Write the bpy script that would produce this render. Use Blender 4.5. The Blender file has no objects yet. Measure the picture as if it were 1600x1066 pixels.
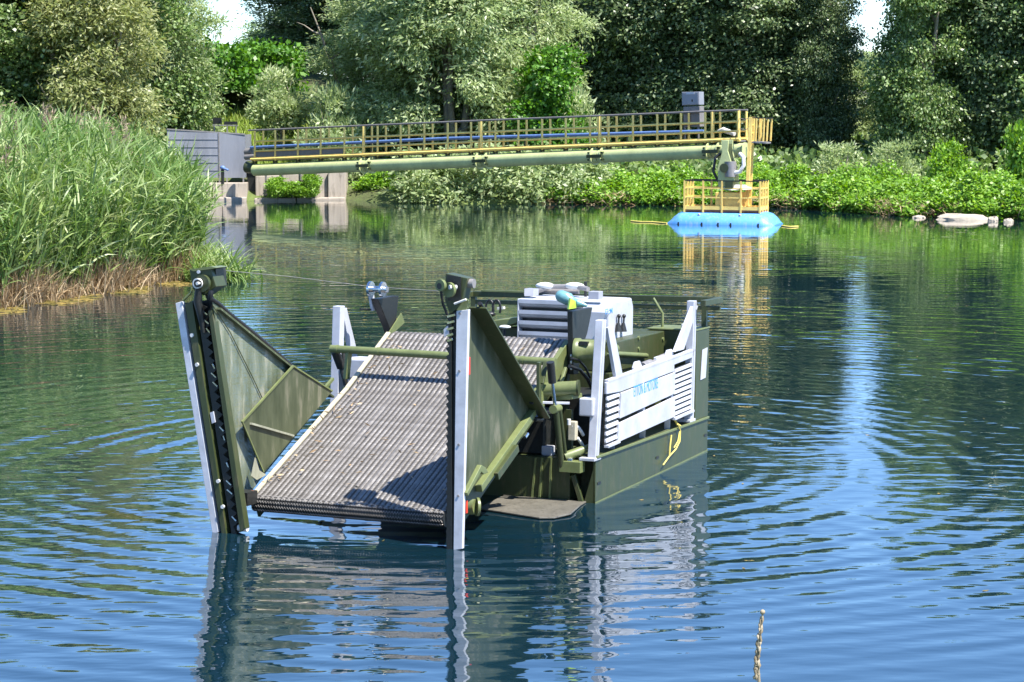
import bpy, math, random
import numpy as np
from mathutils import Vector, Matrix, Euler
random.seed(7)
S = bpy.context.scene
COL = S.collection
# ------------------------------------------------------------------ camera, sky, sun, exposure
CH = 4.2                               # height of the lens above the lake
FPX, CXP, CYP = 3400., 800., 533.      # focal length and centre in photo pixels (1600 wide)
PITCH = math.atan(373. / FPX)
cam = bpy.data.cameras.new('camera')
cam.sensor_width = 36.
cam.lens = FPX / 1600. * 36.
cam.clip_start = .1
cam.clip_end = 3000.
camo = bpy.data.objects.new('camera', cam)
camo.location = (0, 0, CH)
camo.rotation_euler = (math.pi / 2 - PITCH, 0, 0)
COL.objects.link(camo)
S.camera = camo

SUN_EL = math.radians(60)
SUN_DIR = Vector((.8, -.6, 0)).normalized() * math.cos(SUN_EL) + Vector((0, 0, math.sin(SUN_EL)))
world = bpy.data.worlds.new('World')
S.world = world
world.use_nodes = True
wt = world.node_tree
wt.nodes.clear()
sky = wt.nodes.new('ShaderNodeTexSky')
sky.sky_type = 'NISHITA'
sky.sun_disc = False
sky.sun_elevation = SUN_EL
sky.sun_rotation = math.atan2(SUN_DIR.x, SUN_DIR.y)
sky.altitude = 200
sky.air_density = 1.0
sky.dust_density = 0.
sky.ozone_density = 10.0
bg = wt.nodes.new('ShaderNodeBackground')
bg.inputs['Strength'].default_value = .12
wo = wt.nodes.new('ShaderNodeOutputWorld')
wt.links.new(sky.outputs[0], bg.inputs[0])
wt.links.new(bg.outputs[0], wo.inputs[0])
sun = bpy.data.lights.new('sun', 'SUN')
sun.energy = 5.0
sun.angle = math.radians(.53)
sun.color = (1., .955, .87)
suno = bpy.data.objects.new('sun', sun)
suno.rotation_euler = SUN_DIR.to_track_quat('Z', 'Y').to_euler()
suno.location = (20, -10, 60)
COL.objects.link(suno)
S.view_settings.view_transform = 'Standard'
S.view_settings.look = 'None'
S.view_settings.exposure = 1.35
S.view_settings.gamma = 1.
S.view_settings.use_curve_mapping = False

# ------------------------------------------------------------------ measuring: photo pixel -> point on a known plane
C0 = np.array([0, 0, CH])
FW = np.array([0, math.cos(PITCH), -math.sin(PITCH)])
UP = np.array([0, math.sin(PITCH), math.cos(PITCH)])
RT = np.array([1., 0, 0])
def ray(px, py): return FW + RT * (px - CXP) / FPX + UP * (CYP - py) / FPX
def onz(px, py, z=0.):
    d = ray(px, py); return C0 + d * ((z - CH) / d[2])
def at(px, py, Y):
    d = ray(px, py); return C0 + d * (Y / d[1])
def onplane(px, py, p, n):
    d = ray(px, py); return C0 + d * (np.dot(np.asarray(p) - C0, n) / np.dot(d, n))

# ------------------------------------------------------------------ mesh helper
def nrm(v):
    v = np.asarray(v, float); return v / (np.linalg.norm(v) + 1e-12)
class MB:
    def __init__(s): s.v = []; s.f = []; s.s = []
    def add(s, vs, fs, smooth=False):
        o = len(s.v)
        s.v += [tuple(float(c) for c in v) for v in vs]
        for f in fs:
            s.f.append([i + o for i in f]); s.s.append(smooth)
        return s
    def box(s, lo, hi):
        x0, y0, z0 = lo; x1, y1, z1 = hi
        vs = [(x0,y0,z0),(x1,y0,z0),(x1,y1,z0),(x0,y1,z0),(x0,y0,z1),(x1,y0,z1),(x1,y1,z1),(x0,y1,z1)]
        return s.add(vs, [(3,2,1,0),(4,5,6,7),(0,1,5,4),(1,2,6,5),(2,3,7,6),(3,0,4,7)])
    def bar(s, a, b, w, h, up=(0, 0, 1)):
        a = np.asarray(a, float); b = np.asarray(b, float); d = nrm(b - a)
        x = np.cross(d, up)
        if np.linalg.norm(x) < 1e-4: x = np.cross(d, (1, 0, 0))
        x = nrm(x); y = np.cross(x, d)
        vs = []
        for p in (a, b):
            for sx, sy in ((-1,-1),(1,-1),(1,1),(-1,1)): vs.append(p + x * sx * w / 2 + y * sy * h / 2)
        return s.add(vs, [(3,2,1,0),(4,5,6,7),(0,1,5,4),(1,2,6,5),(2,3,7,6),(3,0,4,7)])
    def tube(s, pts, r, n=10, caps=True):
        pts = [np.asarray(p, float) for p in pts]
        rs = list(r) if hasattr(r, '__len__') else [r] * len(pts)
        rings = []; x = None
        for i, p in enumerate(pts):
            d = nrm(pts[min(i + 1, len(pts) - 1)] - pts[max(i - 1, 0)])
            if x is None:
                x = np.cross(d, (0, 0, 1))
                if np.linalg.norm(x) < 1e-3: x = np.cross(d, (1, 0, 0))
            x = nrm(x - d * np.dot(x, d)); y = np.cross(d, x)
            rings.append([p + rs[i] * (math.cos(2*math.pi*k/n) * x + math.sin(2*math.pi*k/n) * y) for k in range(n)])
        vs = [v for q in rings for v in q]; fs = []
        for i in range(len(pts) - 1):
            for k in range(n):
                k2 = (k + 1) % n
                fs.append((i*n+k, i*n+k2, (i+1)*n+k2, (i+1)*n+k))
        s.add(vs, fs, True)
        if caps:
            s.add(rings[0], [tuple(range(n))[::-1]]); s.add(rings[-1], [tuple(range(n))])
        return s
    def prism(s, poly, vec):
        poly = [np.asarray(p, float) for p in poly]; vec = np.asarray(vec, float)
        nn = np.zeros(3)
        for i in range(len(poly)): nn += np.cross(poly[i], poly[(i+1) % len(poly)])
        if np.dot(nn, vec) > 0: poly = poly[::-1]
        n = len(poly)
        s.add(poly + [p + vec for p in poly], [tuple(range(n)), tuple(range(n, 2*n))[::-1]] + [(i, i + n, (i+1) % n + n, (i+1) % n) for i in range(n)])
        return s
    def disc(s, c, axis, r, t, n=20):
        c = np.asarray(c, float); a = nrm(axis)
        return s.tube([c - a * t / 2, c + a * t / 2], r, n)
    def ball(s, c, r, n=10, m=6, sc=(1, 1, 1)):
        c = np.asarray(c, float); vs = []; fs = []
        for i in range(m + 1):
            t = math.pi * i / m
            for k in range(n):
                p = 2 * math.pi * k / n
                vs.append(c + r * np.array([math.sin(t)*math.cos(p)*sc[0], math.sin(t)*math.sin(p)*sc[1], math.cos(t)*sc[2]]))
        for i in range(m):
            for k in range(n): fs.append((i*n+k, (i+1)*n+k, (i+1)*n+(k+1) % n, i*n+(k+1) % n))
        return s.add(vs, fs, True)
    def mesh(s, name, mat):
        me = bpy.data.meshes.new(name)
        me.from_pydata(s.v, [], s.f)
        me.polygons.foreach_set('use_smooth', s.s)
        me.materials.append(mat)
        me.update()
        return me
    def build(s, name, mat, parent=None, bevel=0.):
        return link(name, s.mesh(name, mat), parent, bevel)
OFF = {}
def link(name, me, parent=None, bevel=0.):
    o = bpy.data.objects.new(name, me); COL.objects.link(o)
    if parent is not None:
        o.parent = parent
        if parent.name in OFF: o.location = -OFF[parent.name]
    if bevel:
        b = o.modifiers.new('bevel', 'BEVEL'); b.width = bevel; b.segments = 2; b.limit_method = 'ANGLE'; b.angle_limit = math.radians(40)
    return o
def tag(o, label=None, cat=None, group=None, kind=None):
    if label: o['label'] = label
    if cat: o['category'] = cat
    if group: o['group'] = group
    if kind: o['kind'] = kind
    return o
def thing(name, label, cat, loc, group=None, rot=None):
    o = bpy.data.objects.new(name, None); COL.objects.link(o)
    o.empty_display_size = .3
    o.location = [float(c) for c in loc]
    if rot: o.rotation_euler = rot
    OFF[o.name] = Vector([float(c) for c in loc])     # parts are modelled in world coordinates
    return tag(o, label, cat, group)
def fast_mesh(name, V, F4, mat, smooth=False):
    V = np.asarray(V, np.float32); F4 = np.asarray(F4, np.int32); k = F4.shape[1]
    me = bpy.data.meshes.new(name)
    me.vertices.add(len(V)); me.vertices.foreach_set('co', V.ravel())
    me.loops.add(F4.size); me.loops.foreach_set('vertex_index', F4.ravel())
    me.polygons.add(len(F4))
    me.polygons.foreach_set('loop_start', np.arange(0, F4.size, k, dtype=np.int32))
    if smooth: me.polygons.foreach_set('use_smooth', np.ones(len(F4), bool))
    me.materials.append(mat); me.update(calc_edges=True); me.validate()
    return me

# ------------------------------------------------------------------ materials
def new_mat(name):
    m = bpy.data.materials.new(name); m.use_nodes = True
    t = m.node_tree; t.nodes.clear()
    out = t.nodes.new('ShaderNodeOutputMaterial')
    return m, t, out
def node(t, kind, **k):
    n = t.nodes.new(kind)
    for a, b in k.items():
        if a[0] == '_': setattr(n, a[1:], b)
        else: n.inputs[a].default_value = b
    return n
def ramp(t, src, stops):
    r = t.nodes.new('ShaderNodeValToRGB'); e = r.color_ramp.elements
    while len(e) < len(stops): e.new(.5)
    for q, (p, c) in zip(e, stops):
        q.position = p; q.color = (*c, 1) if len(c) == 3 else c
    t.links.new(src, r.inputs[0]); return r
def paint(name, col, rough=.45, metal=0., dirt=None, dirt_amt=.35, scale=6., bump=.0015, spec=.5, streak=False):
    """painted or bare metal with uneven tone, scratches of dirt and slight dents"""
    m, t, out = new_mat(name)
    p = node(t, 'ShaderNodeBsdfPrincipled', Roughness=rough, Metallic=metal)
    p.inputs['Specular IOR Level'].default_value = spec
    tc = node(t, 'ShaderNodeTexCoord')
    mp = node(t, 'ShaderNodeMapping'); mp.inputs['Scale'].default_value = (1, 1, .18) if streak else (1, 1, 1)
    t.links.new(tc.outputs['Object'], mp.inputs[0])
    n1 = node(t, 'ShaderNodeTexNoise', Scale=scale, Detail=6., Roughness=.65)
    t.links.new(mp.outputs[0], n1.inputs['Vector'])
    n2 = node(t, 'ShaderNodeTexNoise', Scale=scale * 7, Detail=4., Roughness=.7)
    t.links.new(mp.outputs[0], n2.inputs['Vector'])
    c = np.array(col)
    r1 = ramp(t, n1.outputs[0], [(.3, c * .8), (.7, np.minimum(c * 1.15, 1))])
    d = dirt if dirt is not None else tuple(c * .45)
    r2 = ramp(t, n2.outputs[0], [(.52, (0, 0, 0)), (.72, (dirt_amt,) * 3)])
    mx = node(t, 'ShaderNodeMix', _data_type='RGBA')
    t.links.new(r2.outputs[0], mx.inputs[0]); t.links.new(r1.outputs[0], mx.inputs[6]); mx.inputs[7].default_value = (*d, 1)
    t.links.new(mx.outputs[2], p.inputs['Base Color'])
    rr = node(t, 'ShaderNodeMapRange'); rr.inputs[3].default_value = rough - .08; rr.inputs[4].default_value = rough + .14
    t.links.new(n1.outputs[0], rr.inputs[0]); t.links.new(rr.outputs[0], p.inputs['Roughness'])
    if bump:
        b = node(t, 'ShaderNodeBump', Strength=1., Distance=bump)
        t.links.new(n1.outputs[0], b.inputs['Height']); t.links.new(b.outputs[0], p.inputs['Normal'])
    t.links.new(p.outputs[0], out.inputs[0])
    return m
def leafmat(name, cols, trans=.3, rough=.45, patch=None, spec=.4):
    """leaf: colour varies leaf by leaf and patch by patch; light passes through"""
    m, t, out = new_mat(name)
    g = node(t, 'ShaderNodeNewGeometry')
    k = len(cols)
    r = ramp(t, g.outputs['Random Per Island'], [(i / max(1, k - 1), c) for i, c in enumerate(cols)])
    col = r.outputs[0]
    n = node(t, 'ShaderNodeTexNoise', Scale=.55, Detail=3.)
    t.links.new(g.outputs['Position'], n.inputs['Vector'])
    if patch:
        mx = node(t, 'ShaderNodeMix', _data_type='RGBA')
        f = ramp(t, n.outputs[0], [(.42, (0, 0, 0)), (.66, (.8,) * 3)])
        t.links.new(f.outputs[0], mx.inputs[0]); t.links.new(col, mx.inputs[6]); mx.inputs[7].default_value = (*patch, 1)
        col = mx.outputs[2]
    p = node(t, 'ShaderNodeBsdfPrincipled', Roughness=rough)
    p.inputs['Specular IOR Level'].default_value = spec
    tr = node(t, 'ShaderNodeBsdfTranslucent')
    hs = node(t, 'ShaderNodeHueSaturation', Saturation=1.15, Value=1.3, Hue=.49)
    t.links.new(col, hs.inputs['Color']); t.links.new(hs.outputs[0], tr.inputs[0])
    t.links.new(col, p.inputs['Base Color'])
    ms = node(t, 'ShaderNodeMixShader', Fac=trans)
    t.links.new(p.outputs[0], ms.inputs[1]); t.links.new(tr.outputs[0], ms.inputs[2])
    t.links.new(ms.outputs[0], out.inputs[0])
    return m
M = {}
M['olive'] = paint('olive_paint', (.04, .052, .018), .38, dirt=(.11, .09, .05), dirt_amt=.5, scale=3., streak=True)
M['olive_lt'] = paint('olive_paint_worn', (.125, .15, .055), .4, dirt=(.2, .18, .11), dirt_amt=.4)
M['olive_wet'] = paint('olive_paint_dusty', (.065, .08, .038), .5, dirt=(.26, .25, .18), dirt_amt=.5, scale=4., streak=True)
M['white'] = paint('white_paint', (.43, .44, .49), .42, dirt=(.42, .56, .6), dirt_amt=.3, scale=3.)
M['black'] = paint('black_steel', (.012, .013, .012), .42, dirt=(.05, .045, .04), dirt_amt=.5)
M['rubber'] = paint('black_rubber', (.012, .012, .013), .4, dirt_amt=.1)
M['zinc'] = paint('galvanised_steel', (.27, .255, .25), .5, metal=.35, dirt=(.2, .16, .12), dirt_amt=.6, scale=9., bump=.0)
M['chrome'] = paint('chrome_rod', (.7, .7, .7), .15, metal=1., dirt_amt=0., bump=0)
M['guard'] = paint('white_guard', (.52, .53, .57), .4, dirt=(.45, .44, .42), dirt_amt=.4, scale=5.)
M['dusty'] = paint('dusty_rim', (.42, .38, .28), .6, dirt=(.2, .17, .1), dirt_amt=.5, scale=8.)
M['mud'] = paint('silted_plate', (.13, .12, .1), .4, dirt=(.04, .038, .03), dirt_amt=.85, scale=4.)
M['red'] = paint('red_reflector', (.55, .05, .03), .35, dirt_amt=.2)
M['blue_ink'] = paint('blue_lettering', (.05, .3, .75), .5, dirt_amt=.1, bump=0)
M['blue_pipe'] = paint('blue_pipe', (.1, .18, .4), .4, dirt_amt=.3)
M['pontoon'] = paint('blue_pontoon_paint', (.09, .3, .66), .45, dirt=(.33, .38, .45), dirt_amt=.6, scale=1.5, streak=True)
M['pipe_green'] = paint('pale_green_paint', (.46, .5, .23), .36, dirt=(.24, .28, .17), dirt_amt=.45, scale=1.5)
M['yellow'] = paint('yellow_paint', (.96, .64, .18), .45, dirt=(.5, .25, .07), dirt_amt=.45, scale=3.)
M['grey_sheet'] = paint('grey_sheet_metal', (.22, .23, .265), .45, dirt=(.32, .32, .33), dirt_amt=.35, scale=1.2, streak=True)
M['grey_dark'] = paint('dark_grey_board', (.17, .16, .16), .6, dirt=(.27, .22, .18), dirt_amt=.4)
M['concrete'] = paint('stained_concrete', (.36, .31, .26), .85, dirt=(.12, .1, .08), dirt_amt=.75, scale=1.1, bump=.02, streak=True)
M['rust'] = paint('rusty_steel', (.27, .1, .05), .7, dirt=(.12, .05, .03), dirt_amt=.6)
M['teal'] = paint('teal_motor', (.12, .28, .3), .3, dirt=(.4, .5, .5), dirt_amt=.5, scale=12.)
M['lime'] = paint('lime_tag', (.4, .6, .05), .4, dirt_amt=.1)
M['rope'] = paint('yellow_rope', (.62, .5, .12), .7, dirt_amt=.3, scale=30.)
M['stone'] = paint('pale_stone', (.36, .31, .245), .8, dirt=(.35, .3, .22), dirt_amt=.5, scale=2.5, bump=.03)
M['bark'] = paint('bark', (.24, .21, .165), .9, dirt=(.04, .035, .03), dirt_amt=.7, scale=2., bump=.02)
M['cushion'] = paint('pale_cushion', (.6, .6, .58), .5, dirt_amt=.2)
M['leaf_silver'] = leafmat('silver_willow_leaf', [(.15, .22, .085), (.3, .39, .17), (.43, .51, .27), (.6, .65, .42)], .48, .4, patch=(.26, .34, .13))
M['leaf_olive'] = leafmat('olive_willow_leaf', [(.13, .17, .045), (.23, .27, .09), (.34, .37, .15), (.5, .51, .28)], .42, .42, patch=(.17, .19, .05))
M['leaf_dark'] = leafmat('poplar_leaf', [(.035, .065, .025), (.1, .16, .06), (.22, .3, .13), (.38, .44, .27)], .38, .33, patch=(.08, .125, .05), spec=.4)
M['leaf_mid'] = leafmat('green_tree_leaf', [(.06, .12, .03), (.15, .24, .065), (.25, .36, .12), (.46, .54, .28)], .4, .38, patch=(.07, .12, .035), spec=.5)
M['leaf_bright'] = leafmat('bramble_leaf', [(.07, .17, .012), (.14, .29, .025), (.22, .4, .045), (.36, .52, .11)], .35, .42, patch=(.13, .26, .02))
M['leaf_hedge'] = leafmat('hedge_leaf', [(.04, .12, .012), (.08, .2, .02), (.13, .28, .03)], .3, .42)
M['reed'] = leafmat('reed_leaf', [(.08, .15, .03), (.16, .25, .06), (.27, .36, .12), (.48, .54, .28)], .34, .42, patch=(.11, .21, .045))
M['reed_dry'] = leafmat('dry_reed', [(.22, .14, .07), (.38, .27, .15), (.52, .4, .25)], .15, .7)
M['straw'] = leafmat('pale_straw', [(.2, .16, .1), (.34, .28, .19), (.48, .41, .3)], .2, .7)
M['plume'] = leafmat('reed_plume', [(.24, .18, .12), (.36, .28, .2)], .2, .8)
M['grass'] = leafmat('meadow_grass', [(.16, .24, .03), (.27, .38, .06), (.4, .46, .13)], .3, .5)
M['weed_mat'] = leafmat('floating_weed', [(.07, .07, .02), (.17, .13, .03), (.33, .23, .07)], .1, .6)

# belt wire, screen, soil, water
def mat_belt():
    m, t, out = new_mat('belt_wire')
    p = node(t, 'ShaderNodeBsdfPrincipled', Roughness=.48, Metallic=.3)
    oi = node(t, 'ShaderNodeObjectInfo'); tc = node(t, 'ShaderNodeTexCoord')
    n = node(t, 'ShaderNodeTexNoise', Scale=14., Detail=6., Roughness=.7); t.links.new(tc.outputs['Object'], n.inputs['Vector'])
    cb = node(t, 'ShaderNodeCombineXYZ'); t.links.new(oi.outputs['Random'], cb.inputs[0]); 
    n2 = node(t, 'ShaderNodeTexNoise', Scale=1.6, Detail=3.); ad = node(t, 'ShaderNodeVectorMath', _operation='MULTIPLY_ADD')
    t.links.new(cb.outputs[0], ad.inputs[0]); ad.inputs[1].default_value = (40, 0, 0); t.links.new(tc.outputs['Object'], ad.inputs[2]); t.links.new(ad.outputs[0], n2.inputs['Vector'])
    r = ramp(t, n.outputs[0], [(.32, (.11, .1, .09)), (.5, (.2, .19, .182)), (.7, (.31, .3, .292))])
    r2 = ramp(t, n2.outputs[0], [(.3, (.72, .7, .68)), (.7, (1.1, 1.08, 1.06))])
    mx = node(t, 'ShaderNodeMix', _data_type='RGBA', _blend_type='MULTIPLY'); mx.inputs[0].default_value = 1
    t.links.new(r.outputs[0], mx.inputs[6]); t.links.new(r2.outputs[0], mx.inputs[7]); t.links.new(mx.outputs[2], p.inputs['Base Color'])
    t.links.new(p.outputs[0], out.inputs[0]); return m
M['belt'] = mat_belt()
M['belt_gap_shade'] = paint('shaded_belt_gap', (.05, .045, .04), .7, dirt=(.13, .11, .09), dirt_amt=.6, scale=20.)  # darker metal painting the shade of the gaps between belt ridges
M['pale_sheet'] = paint('pale_streaked_sheet', (.27, .27, .2), .55, dirt=(.13, .13, .08), dirt_amt=.6, scale=9., streak=True)  # pale streaked tone for the strip and scrap on the wing panel
def mat_screen(name, c0, c1, c2, lo, hi):
    m, t, out = new_mat(name)
    p = node(t, 'ShaderNodeBsdfPrincipled', Roughness=.5)
    tc = node(t, 'ShaderNodeTexCoord')
    mp = node(t, 'ShaderNodeMapping'); mp.inputs['Scale'].default_value = (1, 1, .22); t.links.new(tc.outputs['Object'], mp.inputs[0])
    n = node(t, 'ShaderNodeTexNoise', Scale=6., Detail=7., Roughness=.65); t.links.new(mp.outputs[0], n.inputs['Vector'])
    r = ramp(t, n.outputs[0], [(.34, c0), (.56, c1), (.7, c2)])
    t.links.new(r.outputs[0], p.inputs['Base Color'])
    v = node(t, 'ShaderNodeTexVoronoi', Scale=85., Randomness=.1); t.links.new(tc.outputs['Object'], v.inputs['Vector'])
    a = ramp(t, v.outputs['Distance'], [(lo, (0, 0, 0)), (hi, (1, 1, 1))])
    tr = node(t, 'ShaderNodeBsdfTransparent')
    ms = node(t, 'ShaderNodeMixShader')
    t.links.new(a.outputs[0], ms.inputs[0]); t.links.new(tr.outputs[0], ms.inputs[1]); t.links.new(p.outputs[0], ms.inputs[2])
    t.links.new(ms.outputs[0], out.inputs[0])
    return m
M['screen'] = mat_screen('perforated_screen', (.07, .09, .05), (.15, .17, .115), (.32, .31, .24), .35, .39)
M['screen_olive'] = mat_screen('perforated_olive_sheet', (.03, .04, .016), (.065, .075, .038), (.17, .16, .11), .3, .34)
def mat_ground():
    m, t, out = new_mat('bank_soil_and_grass')
    g = node(t, 'ShaderNodeNewGeometry')
    n = node(t, 'ShaderNodeTexNoise', Scale=.35, Detail=8., Roughness=.7); t.links.new(g.outputs['Position'], n.inputs['Vector'])
    n2 = node(t, 'ShaderNodeTexNoise', Scale=9., Detail=5., Roughness=.7); t.links.new(g.outputs['Position'], n2.inputs['Vector'])
    r = ramp(t, n.outputs[0], [(.3, (.07, .055, .03)), (.5, (.09, .12, .03)), (.7, (.16, .22, .05))])
    r2 = ramp(t, n2.outputs[0], [(.3, (.55, .55, .55)), (.7, (1, 1, 1))])
    mx = node(t, 'ShaderNodeMix', _data_type='RGBA', _blend_type='MULTIPLY'); mx.inputs[0].default_value = 1
    t.links.new(r.outputs[0], mx.inputs[6]); t.links.new(r2.outputs[0], mx.inputs[7])
    p = node(t, 'ShaderNodeBsdfPrincipled', Roughness=.9)
    t.links.new(mx.outputs[2], p.inputs['Base Color'])
    b = node(t, 'ShaderNodeBump', Strength=1., Distance=.06); t.links.new(n2.outputs[0], b.inputs['Height']); t.links.new(b.outputs[0], p.inputs['Normal'])
    t.links.new(p.outputs[0], out.inputs[0])
    return m
M['ground'] = mat_ground()
def mat_water():
    m, t, out = new_mat('lake_water')
    g = node(t, 'ShaderNodeNewGeometry')
    L = t.links.new
    def noise(scale, sx, sy, rot=0., det=2., dist=0.):
        mp = node(t, 'ShaderNodeMapping'); mp.inputs['Scale'].default_value = (sx, sy, 1); mp.inputs['Rotation'].default_value = (0, 0, rot)
        L(g.outputs['Position'], mp.inputs[0])
        n = node(t, 'ShaderNodeTexNoise', Scale=scale, Detail=det, Roughness=.5, Distortion=dist); L(mp.outputs[0], n.inputs['Vector']); return n.outputs[0]
    def rings(cx, cy, wl, dist, dsc=.6):
        mp = node(t, 'ShaderNodeMapping'); mp.inputs['Location'].default_value = (-cx, -cy, 0); L(g.outputs['Position'], mp.inputs[0])
        w = node(t, 'ShaderNodeTexWave', _wave_type='RINGS', _rings_direction='SPHERICAL', Scale=2 * math.pi / (20 * wl), Distortion=dist, Detail=2.)
        w.inputs['Detail Scale'].default_value = dsc
        L(mp.outputs[0], w.inputs['Vector']); return w.outputs['Fac']
    def mul(a, k):
        n = node(t, 'ShaderNodeMath', _operation='MULTIPLY'); L(a, n.inputs[0])
        if isinstance(k, float): n.inputs[1].default_value = k
        else: L(k, n.inputs[1])
        return n.outputs[0]
    def add(a, b):
        n = node(t, 'ShaderNodeMath', _operation='ADD'); L(a, n.inputs[0]); L(b, n.inputs[1]); return n.outputs[0]
    sx = node(t, 'ShaderNodeSeparateXYZ'); L(g.outputs['Position'], sx.inputs[0])
    lee = node(t, 'ShaderNodeMapRange'); lee.inputs[1].default_value = 34; lee.inputs[2].default_value = 66; lee.inputs[3].default_value = 1.; lee.inputs[4].default_value = .22   # the far side lies in the lee of the trees
    L(sx.outputs[1], lee.inputs[0])
    calm = ramp(t, noise(.09, 1, 1.6, .3), [(.36, (.35,) * 3), (.66, (1,) * 3)]).outputs[0]
    calm = mul(calm, lee.outputs[0])
    patchy2 = ramp(t, noise(.16, .6, 1.3, .5), [(.36, (.3,) * 3), (.6, (1,) * 3)]).outputs[0]
    patchy = ramp(t, noise(.22, .5, 1.4, .1), [(.38, (.2,) * 3), (.66, (1,) * 3)]).outputs[0]
    hgt = mul(mul(noise(.9, .55, 1.25, .06, 2.), .02), calm)
    hgt = add(hgt, mul(mul(noise(3.2, .6, 1.2, -.12, 2.), .0105), calm))
    hgt = add(hgt, mul(mul(rings(.4, 24.5, .62, 2.6, .5), .0085), mul(calm, patchy)))
    hgt = add(hgt, mul(mul(rings(4.8, 22.6, .42, 3.), .0035), mul(calm, patchy)))
    hgt = add(hgt, mul(mul(rings(-.6, 25.5, .37, 1.5, .4), .0052), mul(calm, patchy2)))
    b = node(t, 'ShaderNodeBump', Strength=1., Distance=1.); L(hgt, b.inputs['Height'])
    p = node(t, 'ShaderNodeBsdfPrincipled', Roughness=.01, IOR=1.7)
    deep = ramp(t, noise(.06, 1, 1), [(.35, (.003, .015, .02)), (.65, (.004, .019, .032))])
    p.inputs['Coat Weight'].default_value = .45; p.inputs['Coat IOR'].default_value = 1.5; p.inputs['Coat Roughness'].default_value = .01; L(b.outputs[0], p.inputs['Coat Normal'])
    L(deep.outputs[0], p.inputs['Base Color'])
    L(b.outputs[0], p.inputs['Normal'])
    L(p.outputs[0], out.inputs[0])
    return m
M['water'] = mat_water()

# ------------------------------------------------------------------ lake and land
SHORE = [(-60, 14), (-24, 12), (0, 11), (30, 12), (52, 20), (55, 45), (40, 66), (26, 75.5), (18.6, 78), (15, 80.2), (11, 87.2), (7, 89), (3.4, 90.2),
         (-1, 90.6), (-5.2, 91.4), (-7.2, 94.6), (-11.2, 93.2), (-13.4, 92.8), (-14.6, 88), (-13.4, 76), (-11.5, 64), (-9.8, 57), (-8.1, 52.4),
    (-9.2, 48.8), (-10.8, 44.6), (-15, 41.5), (-25, 40), (-60, 40)]
def shore_dist(X, Y):
    """signed distance to the shoreline, positive on land"""
    P = np.array(SHORE, float); Q = np.roll(P, -1, 0)
    d = np.full(X.shape, 1e9); ins = np.zeros(X.shape, bool)
    for (ax, ay), (bx, by) in zip(P, Q):
        ex, ey = bx - ax, by - ay
        tt = np.clip(((X - ax) * ex + (Y - ay) * ey) / (ex * ex + ey * ey), 0, 1)
        d = np.minimum(d, np.hypot(X - ax - tt * ex, Y - ay - tt * ey))
        c = ((ay > Y) != (by > Y)) & (X < ex * (Y - ay) / (ey if abs(ey) > 1e-9 else 1e-9) + ax)
        ins ^= c
    return np.where(ins, -d, d)
def land_z(X, Y):
    X = np.asarray(X, float); Y = np.asarray(Y, float)
    d = shore_dist(X, Y)
    z = np.where(d > 0, .05 + .5 * (1 - np.exp(-np.maximum(d, 0) / 1.2)) + .035 * np.minimum(np.maximum(d, 0), 30), np.maximum(-2.2, d * .55))
    near = np.clip((18 - Y) / 12, 0, 1) * (d > 0)
    z = z + near * np.clip(d / 8, 0, 1) * 1.7
    z = z + 4.6 * np.exp(-(((X + 15) / 16) ** 2 + ((Y - 122) / 15) ** 2)) * (d > 0)
    z = z + np.where(d > 3, .12 * np.sin(X * .7 + Y * .3) * np.sin(Y * .5 - X * .2), 0)
    return z
def gz(x, y): return float(land_z(np.array([x]), np.array([y]))[0])
def build_ground():
    def axis(lo, hi, step, far):
        a = list(np.arange(lo, hi + step, step)); k = step; v = a[-1]
        while v < far: k *= 1.5; v += k; a.append(v)
        k = step; v = a[0]
        while v > -far: k *= 1.5; v -= k; a.insert(0, v)
        return np.array(a)
    xs = axis(-40, 60, .8, 900); ys = axis(-6, 135, .8, 1200)
    X, Y = np.meshgrid(xs, ys)
    Z = land_z(X, Y); nx, ny = len(xs), len(ys)
    i = np.arange(nx * ny).reshape(ny, nx)
    F = np.stack([i[:-1, :-1], i[:-1, 1:], i[1:, 1:], i[1:, :-1]], -1).reshape(-1, 4)
    o = link('ground', fast_mesh('ground', np.stack([X, Y, Z], -1).reshape(-1, 3), F, M['ground'], True))
    tag(o, kind='structure')
build_ground()
wx, wy = np.linspace(-62, 58, 60), np.linspace(9, 97, 60)
WX, WY = np.meshgrid(wx, wy); ii = np.arange(3600).reshape(60, 60)
tag(link('water', fast_mesh('water', np.stack([WX, WY, WX * 0], -1).reshape(-1, 3), np.stack([ii[:-1, :-1], ii[:-1, 1:], ii[1:, 1:], ii[1:, :-1]], -1).reshape(-1, 4), M['water'], True)), kind='structure')

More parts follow.
